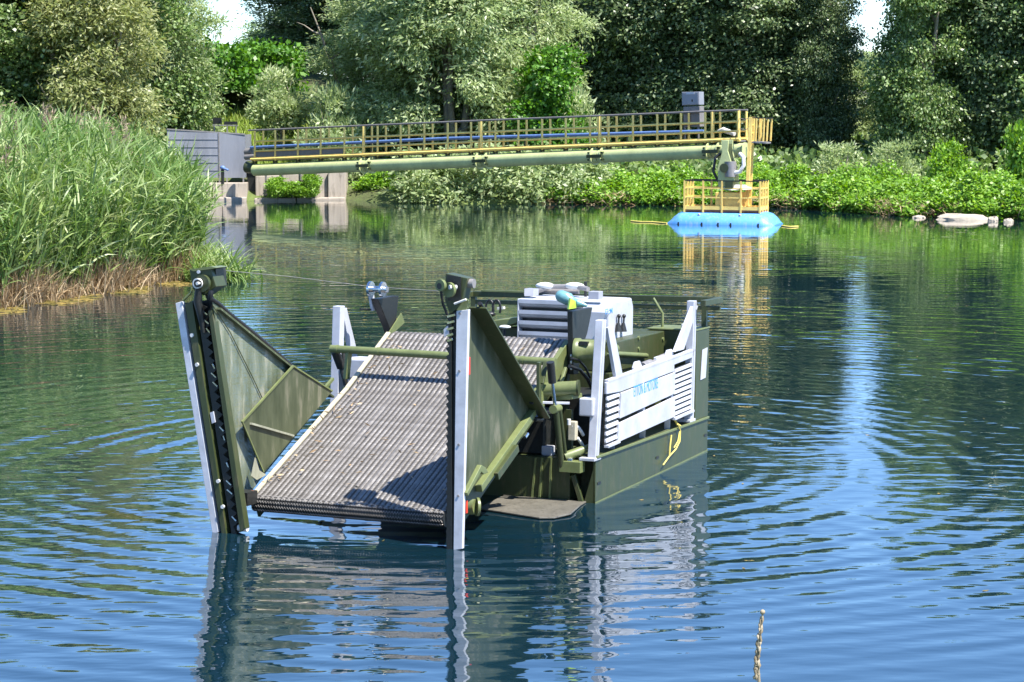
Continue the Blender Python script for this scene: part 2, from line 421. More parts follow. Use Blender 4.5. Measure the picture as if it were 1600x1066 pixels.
# ------------------------------------------------------------------ vegetation
def unit(a): return a / (np.linalg.norm(a, axis=-1, keepdims=True) + 1e-9)
def leaves_mesh(name, P, D, ln, wd, mat, rng, flat=None):
    """one kite-shaped face per leaf: P base points, D directions"""
    n = len(P)
    R = rng.normal(size=(n, 3)) if flat is None else flat + rng.normal(size=(n, 3)) * .45
    Wv = unit(np.cross(D, R)); ln = np.broadcast_to(ln, (n,))[:, None]; wd = np.broadcast_to(wd, (n,))[:, None]
    N = unit(np.cross(Wv, D))
    mid = P + D * ln * .45 - N * ln * .05
    V = np.stack([P, mid + Wv * wd / 2, P + D * ln, mid - Wv * wd / 2], 1).reshape(-1, 3)
    F = np.arange(4 * n).reshape(n, 4)
    return fast_mesh(name, V, F, mat)
def crown_mesh(name, seed, rx, h, z0, nl, ncl, per, ln, wd, mat, cr=.42, droop=.35, lobe=.42, top=1., base_w=.75, up=0., slot=None):
    """crown of lobes > leafy twigs > leaves, gaps left between the lobes"""
    rng = np.random.default_rng(seed)
    L = []
    tries = 0
    while len(L) < nl and tries < 4000:
        tries += 1
        t = rng.random(); z = z0 + (h - z0) * (.06 + .86 * t)
        w = rx * (base_w + (1 - base_w) * math.sin(math.pi * min(1, .25 + t * .6))) * (1 - top * max(0, t - .55) ** 1.6 * 1.3)
        a = rng.random() * 2 * math.pi; r = w * math.sqrt(rng.random()) * .85
        p = np.array([r * math.cos(a), r * math.sin(a), z])
        if all(np.linalg.norm((p - q) * (1, 1, .8)) > rx * lobe * .62 for q, _ in L):
            L.append((p, rx * lobe * (.65 + .6 * rng.random()) * (1 - .25 * t)))
    Ps, Ds = [], []
    ctr = np.array([0, 0, z0 + (h - z0) * .45])
    for p, r in L:
        k = max(4, int(ncl * (r / (rx * lobe)) ** 2))
        d = unit(rng.normal(size=(k, 3)) * (1, 1, .8))
        rad = r * (.45 + .55 * rng.random((k, 1)) ** .5)
        c = p + d * rad * (1, 1, 1.05)
        out = unit(unit(c - ctr) * .7 + d)
        m = per
        q = np.repeat(c, m, 0) + rng.normal(size=(k * m, 3)) * cr * (1.15, 1.15, .5)
        dd = unit(np.repeat(out, m, 0) * .55 + rng.normal(size=(k * m, 3)) * .55 + np.array([0, 0, -droop + up]))
        Ps.append(q); Ds.append(dd)
    P = np.concatenate(Ps); D = np.concatenate(Ds)
    P[:, 2] = np.maximum(P[:, 2], .12)
    s = .7 + .6 * rng.random(len(P))
    if slot:                                   # an opening in the leaves where the limbs show
        w_, z_ = slot
        k_ = ~((np.abs(P[:, 0] - .35 * np.sin(P[:, 2] * .9)) < w_ * (1.1 - P[:, 2] / z_ * .6)) & (P[:, 1] < .9) & (P[:, 2] < z_) & (rng.random(len(P)) > .1))
        P, D, s = P[k_], D[k_], s[k_]
    ax = P - ctr; ax[:, 2] *= .35
    R_ = unit(ax) * .75 + np.array([0, 0, .45]) + rng.normal(size=P.shape) * .55
    return leaves_mesh(name, P, D, ln * s, wd * s, mat, rng, flat=R_)
def trunk_mesh(name, seed, h, r, limbs, spread, fork=.25, stems=1):
    rng = random.Random(seed); mb = MB()
    for st in range(stems):
        lx = rng.uniform(-.16, .16) + (st - (stems - 1) / 2) * .13; ly = rng.uniform(-.1, .1)
        pts = [(lx * z + .1 * math.sin(z * .8 + st) + (st - (stems - 1) / 2) * r * 1.4, ly * z, z) for z in np.linspace(-.3, h * .82, 7)]
        rs = [r * (1 - .85 * i / 6) for i in range(7)]; rs[0] *= 1.35
        mb.tube(pts, rs, 8)
        for k in range(limbs):
            z = h * (fork + (.72 - fork) * (k + rng.random() * .6) / limbs); a = k * 2.4 + rng.random()
            i = min(5, int((z + .3) / (h * .82 + .3) * 6)); f = (z + .3) / (h * .82 + .3) * 6 - i
            b = np.array(pts[i]) * (1 - f) + np.array(pts[i + 1]) * f
            ll = spread * (1 - .5 * k / limbs) * rng.uniform(.7, 1.1)
            d = np.array([math.cos(a), math.sin(a), rng.uniform(.5, 1.1)])
            q = [b, b + d * ll * .35, b + d * ll * .7 + np.array([0, 0, .15 * ll]), b + d * ll + np.array([0, 0, .15 * ll])]
            mb.tube(q, [r * .42, r * .3, r * .18, r * .05], 6)
    return mb.mesh(name, M['bark'])
K = {}
def kind(key, rx, h, **k):
    tr = k.pop('trunk')
    K[key] = dict(rx=rx, h=h, crown=crown_mesh('crown_' + key, rx=rx, h=h, **k), trunk=trunk_mesh('trunk_' + key, k['seed'], h, *tr))
kind('willow', 3.4, 15., seed=1, z0=.6, nl=78, ncl=34, per=40, ln=.25, wd=.08, mat=M['leaf_silver'], cr=.3, droop=.3, lobe=.36, trunk=(.2, 6, 2.6, .12, 3))
kind('willow_b', 3.2, 15., seed=2, z0=1.6, slot=(.85, 6.2), nl=74, ncl=34, per=40, ln=.25, wd=.08, mat=M['leaf_silver'], cr=.32, droop=.35, lobe=.37, trunk=(.18, 6, 2.4, .12, 3))
kind('olive', 2.7, 14.5, seed=3, z0=.6, nl=66, ncl=34, per=40, ln=.24, wd=.075, mat=M['leaf_olive'], cr=.3, droop=.2, lobe=.38, trunk=(.2, 6, 2.2, .15, 2))
kind('poplar', 3.1, 18., seed=4, z0=.8, nl=84, ncl=30, per=40, ln=.2, wd=.125, mat=M['leaf_dark'], cr=.34, droop=.25, lobe=.36, top=.8, trunk=(.26, 8, 2.4, .12, 1))
kind('poplar_b', 3.1, 17.5, seed=5, z0=.8, nl=78, ncl=30, per=40, ln=.2, wd=.125, mat=M['leaf_dark'], cr=.36, droop=.25, lobe=.38, top=.7, trunk=(.26, 8, 2.4, .12, 1))
kind('broadleaf', 3., 15.5, seed=6, z0=.5, nl=74, ncl=30, per=40, ln=.19, wd=.12, mat=M['leaf_mid'], cr=.32, droop=.2, lobe=.37, trunk=(.22, 7, 2.4, .12, 1))
kind('silver_shrub', 1.5, 3.2, seed=8, z0=.1, nl=20, ncl=44, per=11, ln=.27, wd=.085, mat=M['leaf_silver'], cr=.17, droop=0., up=.15, lobe=.42, trunk=(.06, 4, 1., .1, 3))
kind('scrub', 1.6, 2.4, seed=9, z0=.0, nl=18, ncl=44, per=11, ln=.25, wd=.1, mat=M['leaf_silver'], cr=.2, droop=.15, lobe=.45, trunk=(.05, 4, 1., .1, 3))
kind('bright_shrub', 1.2, 3., seed=10, z0=.05, nl=16, ncl=40, per=10, ln=.22, wd=.13, mat=M['leaf_bright'], cr=.17, droop=.1, lobe=.45, trunk=(.05, 4, .8, .1, 2))
kind('sapling', 1.3, 6., seed=12, z0=.6, nl=26, ncl=30, per=24, ln=.2, wd=.12, mat=M['leaf_hedge'], cr=.24, droop=.2, lobe=.5, trunk=(.08, 6, 1., .15, 1))
kind('hedge', 3.2, 2.2, seed=11, z0=.0, nl=34, ncl=46, per=11, ln=.26, wd=.17, mat=M['leaf_hedge'], cr=.25, droop=.1, lobe=.24, top=0., base_w=1., trunk=(.07, 5, 1., .1, 4))
ROT = random.Random(3)
def plant(key, name, label, cat, px, Y, w, h, group=None, z=None, rot=None, sink=.1):
    b = at(px, 300, Y); x, y = b[0], b[1]
    z0 = (gz(x, y) if z is None else z) - sink
    r = thing(name, label, cat, (x, y, z0), group)
    k = K[key]
    for nm in ('trunk', 'crown'):
        o = bpy.data.objects.new(nm, k[nm]); COL.objects.link(o); o.parent = r     # parts share their meshes
    r.rotation_euler.z = ROT.uniform(0, 6.28) if rot is None else rot
    if h > 9: h *= 1.24 if not 1100 < px < 1320 else 1.12; w *= 1.06          # the crowns rise far out of the frame
    s = w / (2 * k['rx']); r.scale = (s, s, h / k['h'])
    return r
T = plant
G1 = 'trees along the far bank'
T('broadleaf', 'maple_tree', 'dark green tree at the left edge of the photo behind the reeds', 'tree', -5, 79, 6.0, 10., G1)
T('olive', 'willow_tree', 'yellowish olive willow rising behind the middle of the reed bed', 'tree', 140, 78, 4.7, 10., G1)
T('willow', 'willow_tree', 'silvery willow behind the right end of the reeds, left of the sky gap', 'tree', 262, 99, 4.7, 11., G1)
T('broadleaf', 'maple_tree', 'dark green tree in the shade between the olive and silvery willows', 'tree', 212, 97, 6., 11., G1)
T('broadleaf', 'maple_tree', 'dark tree behind the olive willow and the leftmost tree', 'tree', 75, 95, 6.5, 11.5, G1)
T('silver_shrub', 'willow_shrub', 'rounded silvery willow bush just behind the grey metal housing', 'shrub', 282, 99, 3.3, 4.4, 'silvery shrubs on the left bank')
T('silver_shrub', 'willow_shrub', 'silver grey bush on the grassy slope right of the lawn gap', 'shrub', 437, 101, 2.5, 3.2, 'silvery shrubs on the left bank', z=2.7)
T('broadleaf', 'distant_tree', 'small distant tree standing against the left patch of sky', 'tree', 428, 150, 6., 8.4, G1)
T('broadleaf', 'distant_tree', 'lowest distant tree directly under the left patch of sky', 'tree', 372, 158, 6., 5.8, G1)
T('hedge', 'hedge', 'bright green arched hedge above the sunlit grass slope', 'hedge', 378, 112, 7., 2.3, z=4.9)
T('poplar', 'dark_tree', 'dark tree between the hedge and the big silvery willow', 'tree', 487, 124, 6., 9., G1)
T('willow', 'willow_tree', 'big silvery willow above the left third of the pipe bridge', 'tree', 590, 101, 6., 8.9, G1)
T('willow_b', 'willow_tree', 'largest silvery willow with bare forked limbs above the middle of the bridge', 'tree', 705, 98, 7.0, 11.8, G1, rot=0.)
T('willow', 'willow_tree', 'silvery willow next to the dark poplars, right of the forked one', 'tree', 808, 101, 6.2, 11., G1, rot=2.2)
T('sapling', 'green_sapling', 'fresh green sapling between the silvery willow and dark poplars', 'sapling', 862, 95.5, 2.7, 6.1)
T('silver_shrub', 'willow_shrub', 'silvery bush behind the bridge below the fresh green sapling', 'shrub', 893, 96.5, 2.6, 4.0, 'silvery shrubs behind the bridge')
T('silver_shrub', 'willow_shrub', 'silvery bush behind the bridge under the leftmost big willow', 'shrub', 520, 97, 3., 4.2, 'silvery shrubs behind the bridge')
for i, (px, Y, w, h, k, lab) in enumerate([
    (912, 112, 6.5, 13.5, 'poplar', 'dark poplar touching the silvery willow above the middle bridge clamp'),
    (1000, 108, 6.2, 13., 'poplar_b', 'dark poplar standing left of the grey control cabinet'),
    (1088, 107, 6., 13.2, 'poplar', 'dark poplar directly behind the grey control cabinet'),
    (1172, 106, 6., 13., 'poplar_b', 'dark poplar directly behind the yellow ladder cage'),
    (1230, 107, 5.0, 12.4, 'poplar', 'dark poplar second from the right patch of sky'),
    (1287, 104, 2.9, 10.2, 'poplar_b', 'slim dark poplar on the left edge of the right patch of sky')]):
    T(k, 'poplar_tree', lab, 'tree', px, Y, w, h, G1)
T('willow', 'distant_tree', 'pale distant tree filling the bottom of the right patch of sky', 'tree', 1345, 128, 5., 6.0, G1)
for px, Y, w, h, k, lab in [
    (1440, 98, 4.3, 11., 'broadleaf', 'mid green tree on the right edge of the right patch of sky'),
    (1490, 101, 6., 12., 'broadleaf', 'mid green tree above the largest pale rock'),
    (1570, 99, 5.6, 12., 'poplar_b', 'dark tree near the right edge of the photo above two small rocks'),
    (1665, 98, 6., 12.5, 'broadleaf', 'green tree cut by the right edge of the photo')]:
    T(k, 'bank_tree', lab, 'tree', px, Y, w, h, G1)
BACK = 'dark trees of the wood behind the bank'
for px, Y, w, h, k, lab in [(560, 126, 7., 11, 'poplar', 'directly behind the leftmost big willow'), (640, 119, 7, 13, 'poplar_b', 'between the leftmost big willow and the forked willow'), (740, 121, 7.5, 13.5, 'poplar', 'directly behind the forked willow'),
        (840, 122, 7, 13.5, 'poplar_b', 'behind the fresh green sapling'), (950, 124, 7.5, 14, 'poplar_b', 'between the two leftmost poplars'), (1045, 122, 7.5, 14, 'poplar', 'between the poplars left of the cabinet'),
        (1130, 124, 7.5, 14, 'poplar_b', 'between the poplars right of the cabinet'), (1195, 122, 6, 13.5, 'poplar', 'between the poplars right of the ladder cage'), (1485, 118, 5.6, 13, 'poplar', 'behind the tree on the right edge of the sky patch'),
        (1540, 116, 7, 13.5, 'poplar_b', 'behind the trees above the largest rock'), (1625, 112, 7.5, 13.5, 'poplar', 'at the right edge of the photo'), (150, 112, 7, 12, 'broadleaf', 'directly behind the olive willow'), (20, 108, 7.5, 12, 'poplar', 'behind the leftmost green tree')]:
    T(k, 'wood_tree', 'dark shaded wood tree ' + lab, 'tree', px, Y, w, h, BACK)
for px, Y, w, h, k, lab in [(-150, 80, 7, 11, 'olive', 'olive willow just beyond the left edge of the photo'), (-290, 74, 7, 11, 'broadleaf', 'green tree well beyond the left edge of the photo'), (1770, 108, 7, 12, 'poplar', 'dark poplar just beyond the right edge of the photo'), (1900, 104, 7, 12, 'broadleaf', 'green tree well beyond the right edge of the photo')]:
    T(k, 'bank_tree', lab, 'tree', px, Y, w, h, 'bank trees outside the view')
for px, Y, w, h, lab in [(672, 92.4, 3.4, 2.2, 'dark willow scrub under the bridge just right of the concrete wall'), (745, 92, 3.4, 2.4, 'grey green willow scrub under the second bridge clamp'),
                         (822, 92, 3.6, 2.3, 'grey green willow scrub hanging over the water between two bridge clamps'), (895, 91.8, 3., 2.2, 'grey green willow scrub where the bright brambles begin')]:
    T('scrub', 'willow_scrub', lab, 'shrub', px, Y, w, h, 'scrub under the bridge', z=.15)
for px, Y, w, h, lab in [(588, 94.9, 1.6, 1.1, 'low bright plant in the shade right of the concrete wall'), (640, 93., 1.3, .9, 'low bright plant beside the dark scrub under the bridge'),
                         (433, 93.35, 1.0, .9, 'leafy weed tuft at the foot of the concrete wall, left one'), (458, 93.5, 1.2, .7, 'broad leafy weed tuft in the middle of the concrete wall foot'), (486, 93.75, .8, 1.25, 'tallest weed tuft at the foot of the concrete wall, right one'),
                         (1480, 86.5, 1.5, 2.6, 'bright sapling standing out of the brambles above the pale rocks'), (1598, 83.5, 1.4, 3.4, 'bright sapling at the right edge of the photo'), (1238, 89.2, 1.4, 1.6, 'bright bush behind the yellow platform rail')]:
    T('bright_shrub', 'green_plant', lab, 'plant', px, Y, w, h, 'fresh green plants on the bank', z=.25)
for px, Y, w, h, lab in [(1395, 90, 2., 2.2, 'greyish shrub behind the brambles under the right patch of sky'), (1310, 92, 2.2, 2.1, 'grey green shrub in the brambles right of the ladder')]:
    T('silver_shrub', 'grey_shrub', lab, 'shrub', px, Y, w, h, 'grey shrubs behind the brambles', z=.5)

# bramble thicket on the right bank: one mass nobody could count
def brambles():
    rng = np.random.default_rng(21)
    line = np.array([(1.5, 90.9), (3.4, 90.4), (7, 89.2), (11, 87.4), (15, 80.5), (18.6, 78.2), (26, 75.8), (33, 71)])
    seg = np.diff(line, axis=0); ln = np.hypot(*seg.T); cum = np.concatenate([[0], np.cumsum(ln)])
    n = 90000
    s = rng.random(n) * cum[-1]; i = np.clip(np.searchsorted(cum, s) - 1, 0, len(seg) - 1); f = (s - cum[i]) / ln[i]
    base = line[i] + seg[i] * f[:, None]; nv = np.stack([-seg[i][:, 1], seg[i][:, 0]], 1) / ln[i][:, None]
    nv *= np.sign(nv[:, 1:2])
    w = rng.random(n) ** 1.3 * 4.2 - .45
    xy = base + nv * w[:, None]
    lump = .5 + .4 * np.sin(s * 1.7 + .8 * np.sin(s * .9)) + .35 * np.sin(s * .63 + 1) + .3 * np.sin(s * 4.1 + w * 2) + .3 * np.sin(s * 2.9 - w * 1.7 + 2) + .35 * (rng.random(n) > .96)
    H = .56 * (.35 + 1.25 * np.clip((w + .5) / 1.6, 0, 1) ** .6) * (.62 + .6 * lump)
    z = H * (1 - .6 * rng.random(n) ** 2.) + rng.normal(size=n) * .09
    z = np.maximum(z + np.maximum(0, land_z(xy[:, 0], xy[:, 1])) * .5, .03)
    P = np.stack([xy[:, 0], xy[:, 1], z], 1)
    D = unit(rng.normal(size=(n, 3)) * (.8, .8, .5) + np.array([0, -.5, .05]))
    sc = .7 + .6 * rng.random(n)
    o = link('brambles', leaves_mesh('brambles', P, D, .17 * sc, .1 * sc, M['leaf_bright'], rng, flat=np.array([0, -.5, 1.])))
    tag(o, 'bright green bramble thicket covering the right bank above the waterline', 'undergrowth', kind='stuff')
    # dead canes and dry leaves showing at the foot of the thicket
    n = 7000
    s = rng.random(n) * cum[-1]; i = np.clip(np.searchsorted(cum, s) - 1, 0, len(seg) - 1); f = (s - cum[i]) / ln[i]
    base = line[i] + seg[i] * f[:, None]; nv = np.stack([-seg[i][:, 1], seg[i][:, 0]], 1) / ln[i][:, None]; nv *= np.sign(nv[:, 1:2])
    keep = np.sin(s * .8) + np.sin(s * 2.3 + 1) + rng.normal(size=n) * .6 > .3
    xy = (base + nv * rng.uniform(-.65, .1, (n, 1)))[keep]; n = len(xy)
    D = unit(rng.normal(size=(n, 3)) * (.8, .8, .6) + np.array([0, -.5, .25]))
    tag(link('dead_canes', leaves_mesh('dead_canes', np.stack([xy[:, 0], xy[:, 1], rng.random(n) ** 1.5 * .5], 1), D, rng.uniform(.1, .5, n), rng.uniform(.015, .04, n), M['reed_dry'], rng)), 'dry brown canes at the waterline under the brambles', 'dead canes', kind='stuff')
brambles()
def dark_floor():
    """shaded ivy and low growth on the woodland floor behind the bank"""
    rng = np.random.default_rng(5); n = 26000
    x = rng.uniform(-8, 34, n); y = rng.uniform(92, 112, n)
    d = shore_dist(x, y); k = d > 1.0; x, y = x[k], y[k]; n = len(x)
    z = land_z(x, y) + rng.random(n) ** 1.6 * 1.1
    D = unit(rng.normal(size=(n, 3)) + np.array([0, -.4, .3])); sc = .7 + .6 * rng.random(n)
    o = link('undergrowth', leaves_mesh('undergrowth', np.stack([x, y, z], 1), D, .3 * sc, .2 * sc, M['leaf_mid'], rng))
    tag(o, 'low dark undergrowth on the shaded floor under the poplars', 'undergrowth', kind='stuff')
dark_floor()
def meadow():
    rng = np.random.default_rng(31); n = 16000
    x = rng.uniform(-22, -7.5, n); y = rng.uniform(97, 110, n)
    z = land_z(x, y)
    D = unit(rng.normal(size=(n, 3)) * .35 + np.array([0, 0, 1.])); sc = .6 + .8 * rng.random(n)
    o = link('meadow_grass', leaves_mesh('meadow_grass', np.stack([x, y, z - .05], 1), D, .6 * sc, .06 * sc, M['grass'], rng))
    tag(o, 'sunlit yellowish meadow grass on the slope below the hedge', 'grass', kind='stuff')
meadow()

# reed bed in front of the left bank
def strips(P, D, side, ln, wd, droop, seg=3):
    """curved tapering blades: returns vertices and quads"""
    n = len(P); V = []; cur = P.copy(); d = D.copy()
    for j in range(seg + 1):
        w = wd * (1 - (j / seg) ** 1.5) * (.65 if j == 0 else 1) + .002
        V += [cur - side * w[:, None] / 2, cur + side * w[:, None] / 2]
        cur = cur + d * (ln / seg)[:, None]
        d = unit(d + np.array([0, 0, -1.]) * droop[:, None])
    V = np.stack(V, 1); k = 2 * (seg + 1)
    F = np.concatenate([np.stack([np.arange(n) * k + 2 * j + a for a in (0, 1, 3, 2)], 1) for j in range(seg)])
    return V.reshape(-1, 3), F
REED_EDGE = np.array([(-25, 40.2), (-15, 41.7), (-10.8, 44.9), (-9.3, 49.0), (-8.2, 52.5), (-9.7, 57.2), (-11.4, 64)])
def reeds():
    rng = np.random.default_rng(17)
    n = 26000
    x = rng.uniform(-19, -5.5, n); y = rng.uniform(41, 66, n)
    d = shore_dist(x, y)
    keep = (d > -.4) & (d < 5.) & (rng.random(n) < np.where(d < 2.2, 1., .45)) & (x > -.34 * y - 2.5)
    x, y, d = x[keep], y[keep], d[keep]; n = len(x)
    h = (2.2 + 1.15 * rng.random(n) ** 1.3) * np.clip(.92 + d * .08, 0, 1) + .2 * np.sin(x * 1.1 + y * .4) - np.clip((CXP + FPX * x / y - 268) / 50, 0, 1) * 1.0 - np.clip((150 - (CXP + FPX * x / y)) / 150, 0, 1) * .3
    h = np.maximum(h, 1.)
    # near the edge the stems lean out over the water
    e = .6
    gx = (shore_dist(x + e, y) - shore_dist(x - e, y)) / (2 * e); gy = (shore_dist(x, y + e) - shore_dist(x, y - e)) / (2 * e)
    lean = np.stack([-gx, -gy], 1) * np.clip(1.3 - d, 0, 1.3)[:, None] * .16 + rng.normal(size=(n, 2)) * .07 + np.array([.06, -.02])
    base = np.stack([x, y, np.maximum(land_z(x, y), -.1)], 1)
    axis = unit(np.concatenate([lean, np.ones((n, 1))], 1))
    V0, F0 = strips(base, axis, unit(np.cross(axis, rng.normal(size=(n, 3)))), h * 1., np.full(n, .018), np.full(n, .01))
    k = 10
    t = (.22 + .78 * rng.random((n, k)) ** .8).reshape(-1)
    B = np.repeat(base, k, 0) + np.repeat(axis * h[:, None], k, 0) * t[:, None]
    az = rng.normal(size=n * k) * 1.9 + .2
    el = rng.uniform(.4, 1.4, n * k)
    D = np.stack([np.cos(az) * np.cos(el), np.sin(az) * np.cos(el) * .9, np.sin(el)], 1)
    side = unit(np.cross(D, rng.normal(size=(n * k, 3)) * .6 + np.array([0, 0, 1.])))
    ln = rng.uniform(.35, .75, n * k)
    V1, F1 = strips(B, D, side, ln, rng.uniform(.03, .06, n * k), rng.uniform(.04, .5, n * k))
    o = link('reed_bed', fast_mesh('reed_bed', np.concatenate([V0, V1]), np.concatenate([F0, F1 + len(V0)]), M['reed']))
    tag(o, 'tall green reed bed growing on the left bank', 'reeds', kind='stuff')
    # dry stems along the waterline
    m = 8000
    q = rng.random(m) * 4.0; i = np.minimum(q.astype(int) + 1, 4); f = q - (i - 1)
    p = REED_EDGE[i] + (REED_EDGE[np.minimum(i + 1, 6)] - REED_EDGE[i]) * f[:, None] + rng.normal(size=(m, 2)) * .25 + np.array([.12, -.42])
    clump = .5 + .5 * np.sin(p[:, 0] * 2.3 + p[:, 1] * 1.1)
    b = np.stack([p[:, 0], p[:, 1], np.full(m, -.05)], 1)
    D = unit(rng.normal(size=(m, 3)) * .28 + np.array([.05, -.18, 1.]))
    V, F = strips(b, D, unit(np.cross(D, rng.normal(size=(m, 3)))), rng.uniform(.3, .6, m) + .6 * clump * (clump > .35), rng.uniform(.014, .034, m), rng.uniform(.05, .5, m))
    tag(link('dry_reeds', fast_mesh('dry_reeds', V, F, M['reed_dry'])), 'dry straw coloured reed stems along the foot of the reed bed', 'dry reeds', kind='stuff')
    # a few feathery plumes
    idx = rng.choice(np.where((d > .6) & (d < 4))[0], 90, replace=False)
    tip = base[idx] + axis[idx] * h[idx][:, None]
    P = np.repeat(tip + np.array([0, 0, .18]), 34, 0) + rng.normal(size=(90 * 34, 3)) * (.06, .06, .15)
    Dp = unit(rng.normal(size=P.shape) * .5 + np.array([.3, -.1, .6]))
    tag(link('reed_plumes', leaves_mesh('reed_plumes', P, Dp, .16, .03, M['plume'], rng)), 'brown feathery plumes above the green reeds', 'reed plumes', kind='stuff')
    # floating weed at the foot of the reeds
    m = 2600
    q = rng.random(m) ** .8 * 3.0; i = np.minimum(q.astype(int) + 1, 3); f = q - (i - 1)
    p = REED_EDGE[i] + (REED_EDGE[i + 1] - REED_EDGE[i]) * f[:, None]
    p = p + np.array([.35, -.8]) * (rng.random((m, 1)) ** 2.2 * 3.2) * (.15 + .6 * np.abs(np.sin(q * 5))[:, None])
    a = rng.normal(size=m) * .5
    D = np.stack([np.cos(a), np.sin(a), np.zeros(m)], 1)
    o = leaves_mesh('floating_weed', np.stack([p[:, 0], p[:, 1], .012 + .02 * rng.random(m)], 1), D, rng.uniform(.08, .35, m), rng.uniform(.03, .06, m), M['weed_mat'], rng, flat=np.array([0, 0, 6.]))
    tag(link('floating_weed', o), 'ochre floating weed on the water along the reed bed', 'weed', kind='stuff')
reeds()
def tussock(px, py, n, ln, label):
    rng = np.random.default_rng(int(px)); c = onz(px, py)
    b = np.stack([c[0] + rng.normal(size=n) * .33, c[1] + rng.normal(size=n) * .3, np.full(n, -.03)], 1)
    az = rng.random(n) * 6.28; el = rng.uniform(.7, 1.4, n)
    D = np.stack([np.cos(az) * np.cos(el), np.sin(az) * np.cos(el), np.sin(el)], 1)
    V, F = strips(b, D, unit(np.cross(D, np.array([0, 0, 1.]) + rng.normal(size=(n, 3)) * .2)), rng.uniform(.6, 1, n) * ln, rng.uniform(.035, .06, n), rng.uniform(.2, .5, n), 5)
    o = link('sedge_tussock', fast_mesh('sedge_tussock', V - c * (1, 1, 0), F, M['reed'])); o.location = c
    tag(o, label, 'sedge', 'sedge tussocks by the reeds')
tussock(285, 432, 800, 1.5, 'green sedge tussock spilling over the water left of the cutter head')
tussock(345, 440, 380, 1.3, 'drooping sedge tussock just behind the left cutter head')
tussock(258, 424, 600, 1.6, 'sedge tussock at the foot of the reed bed corner')

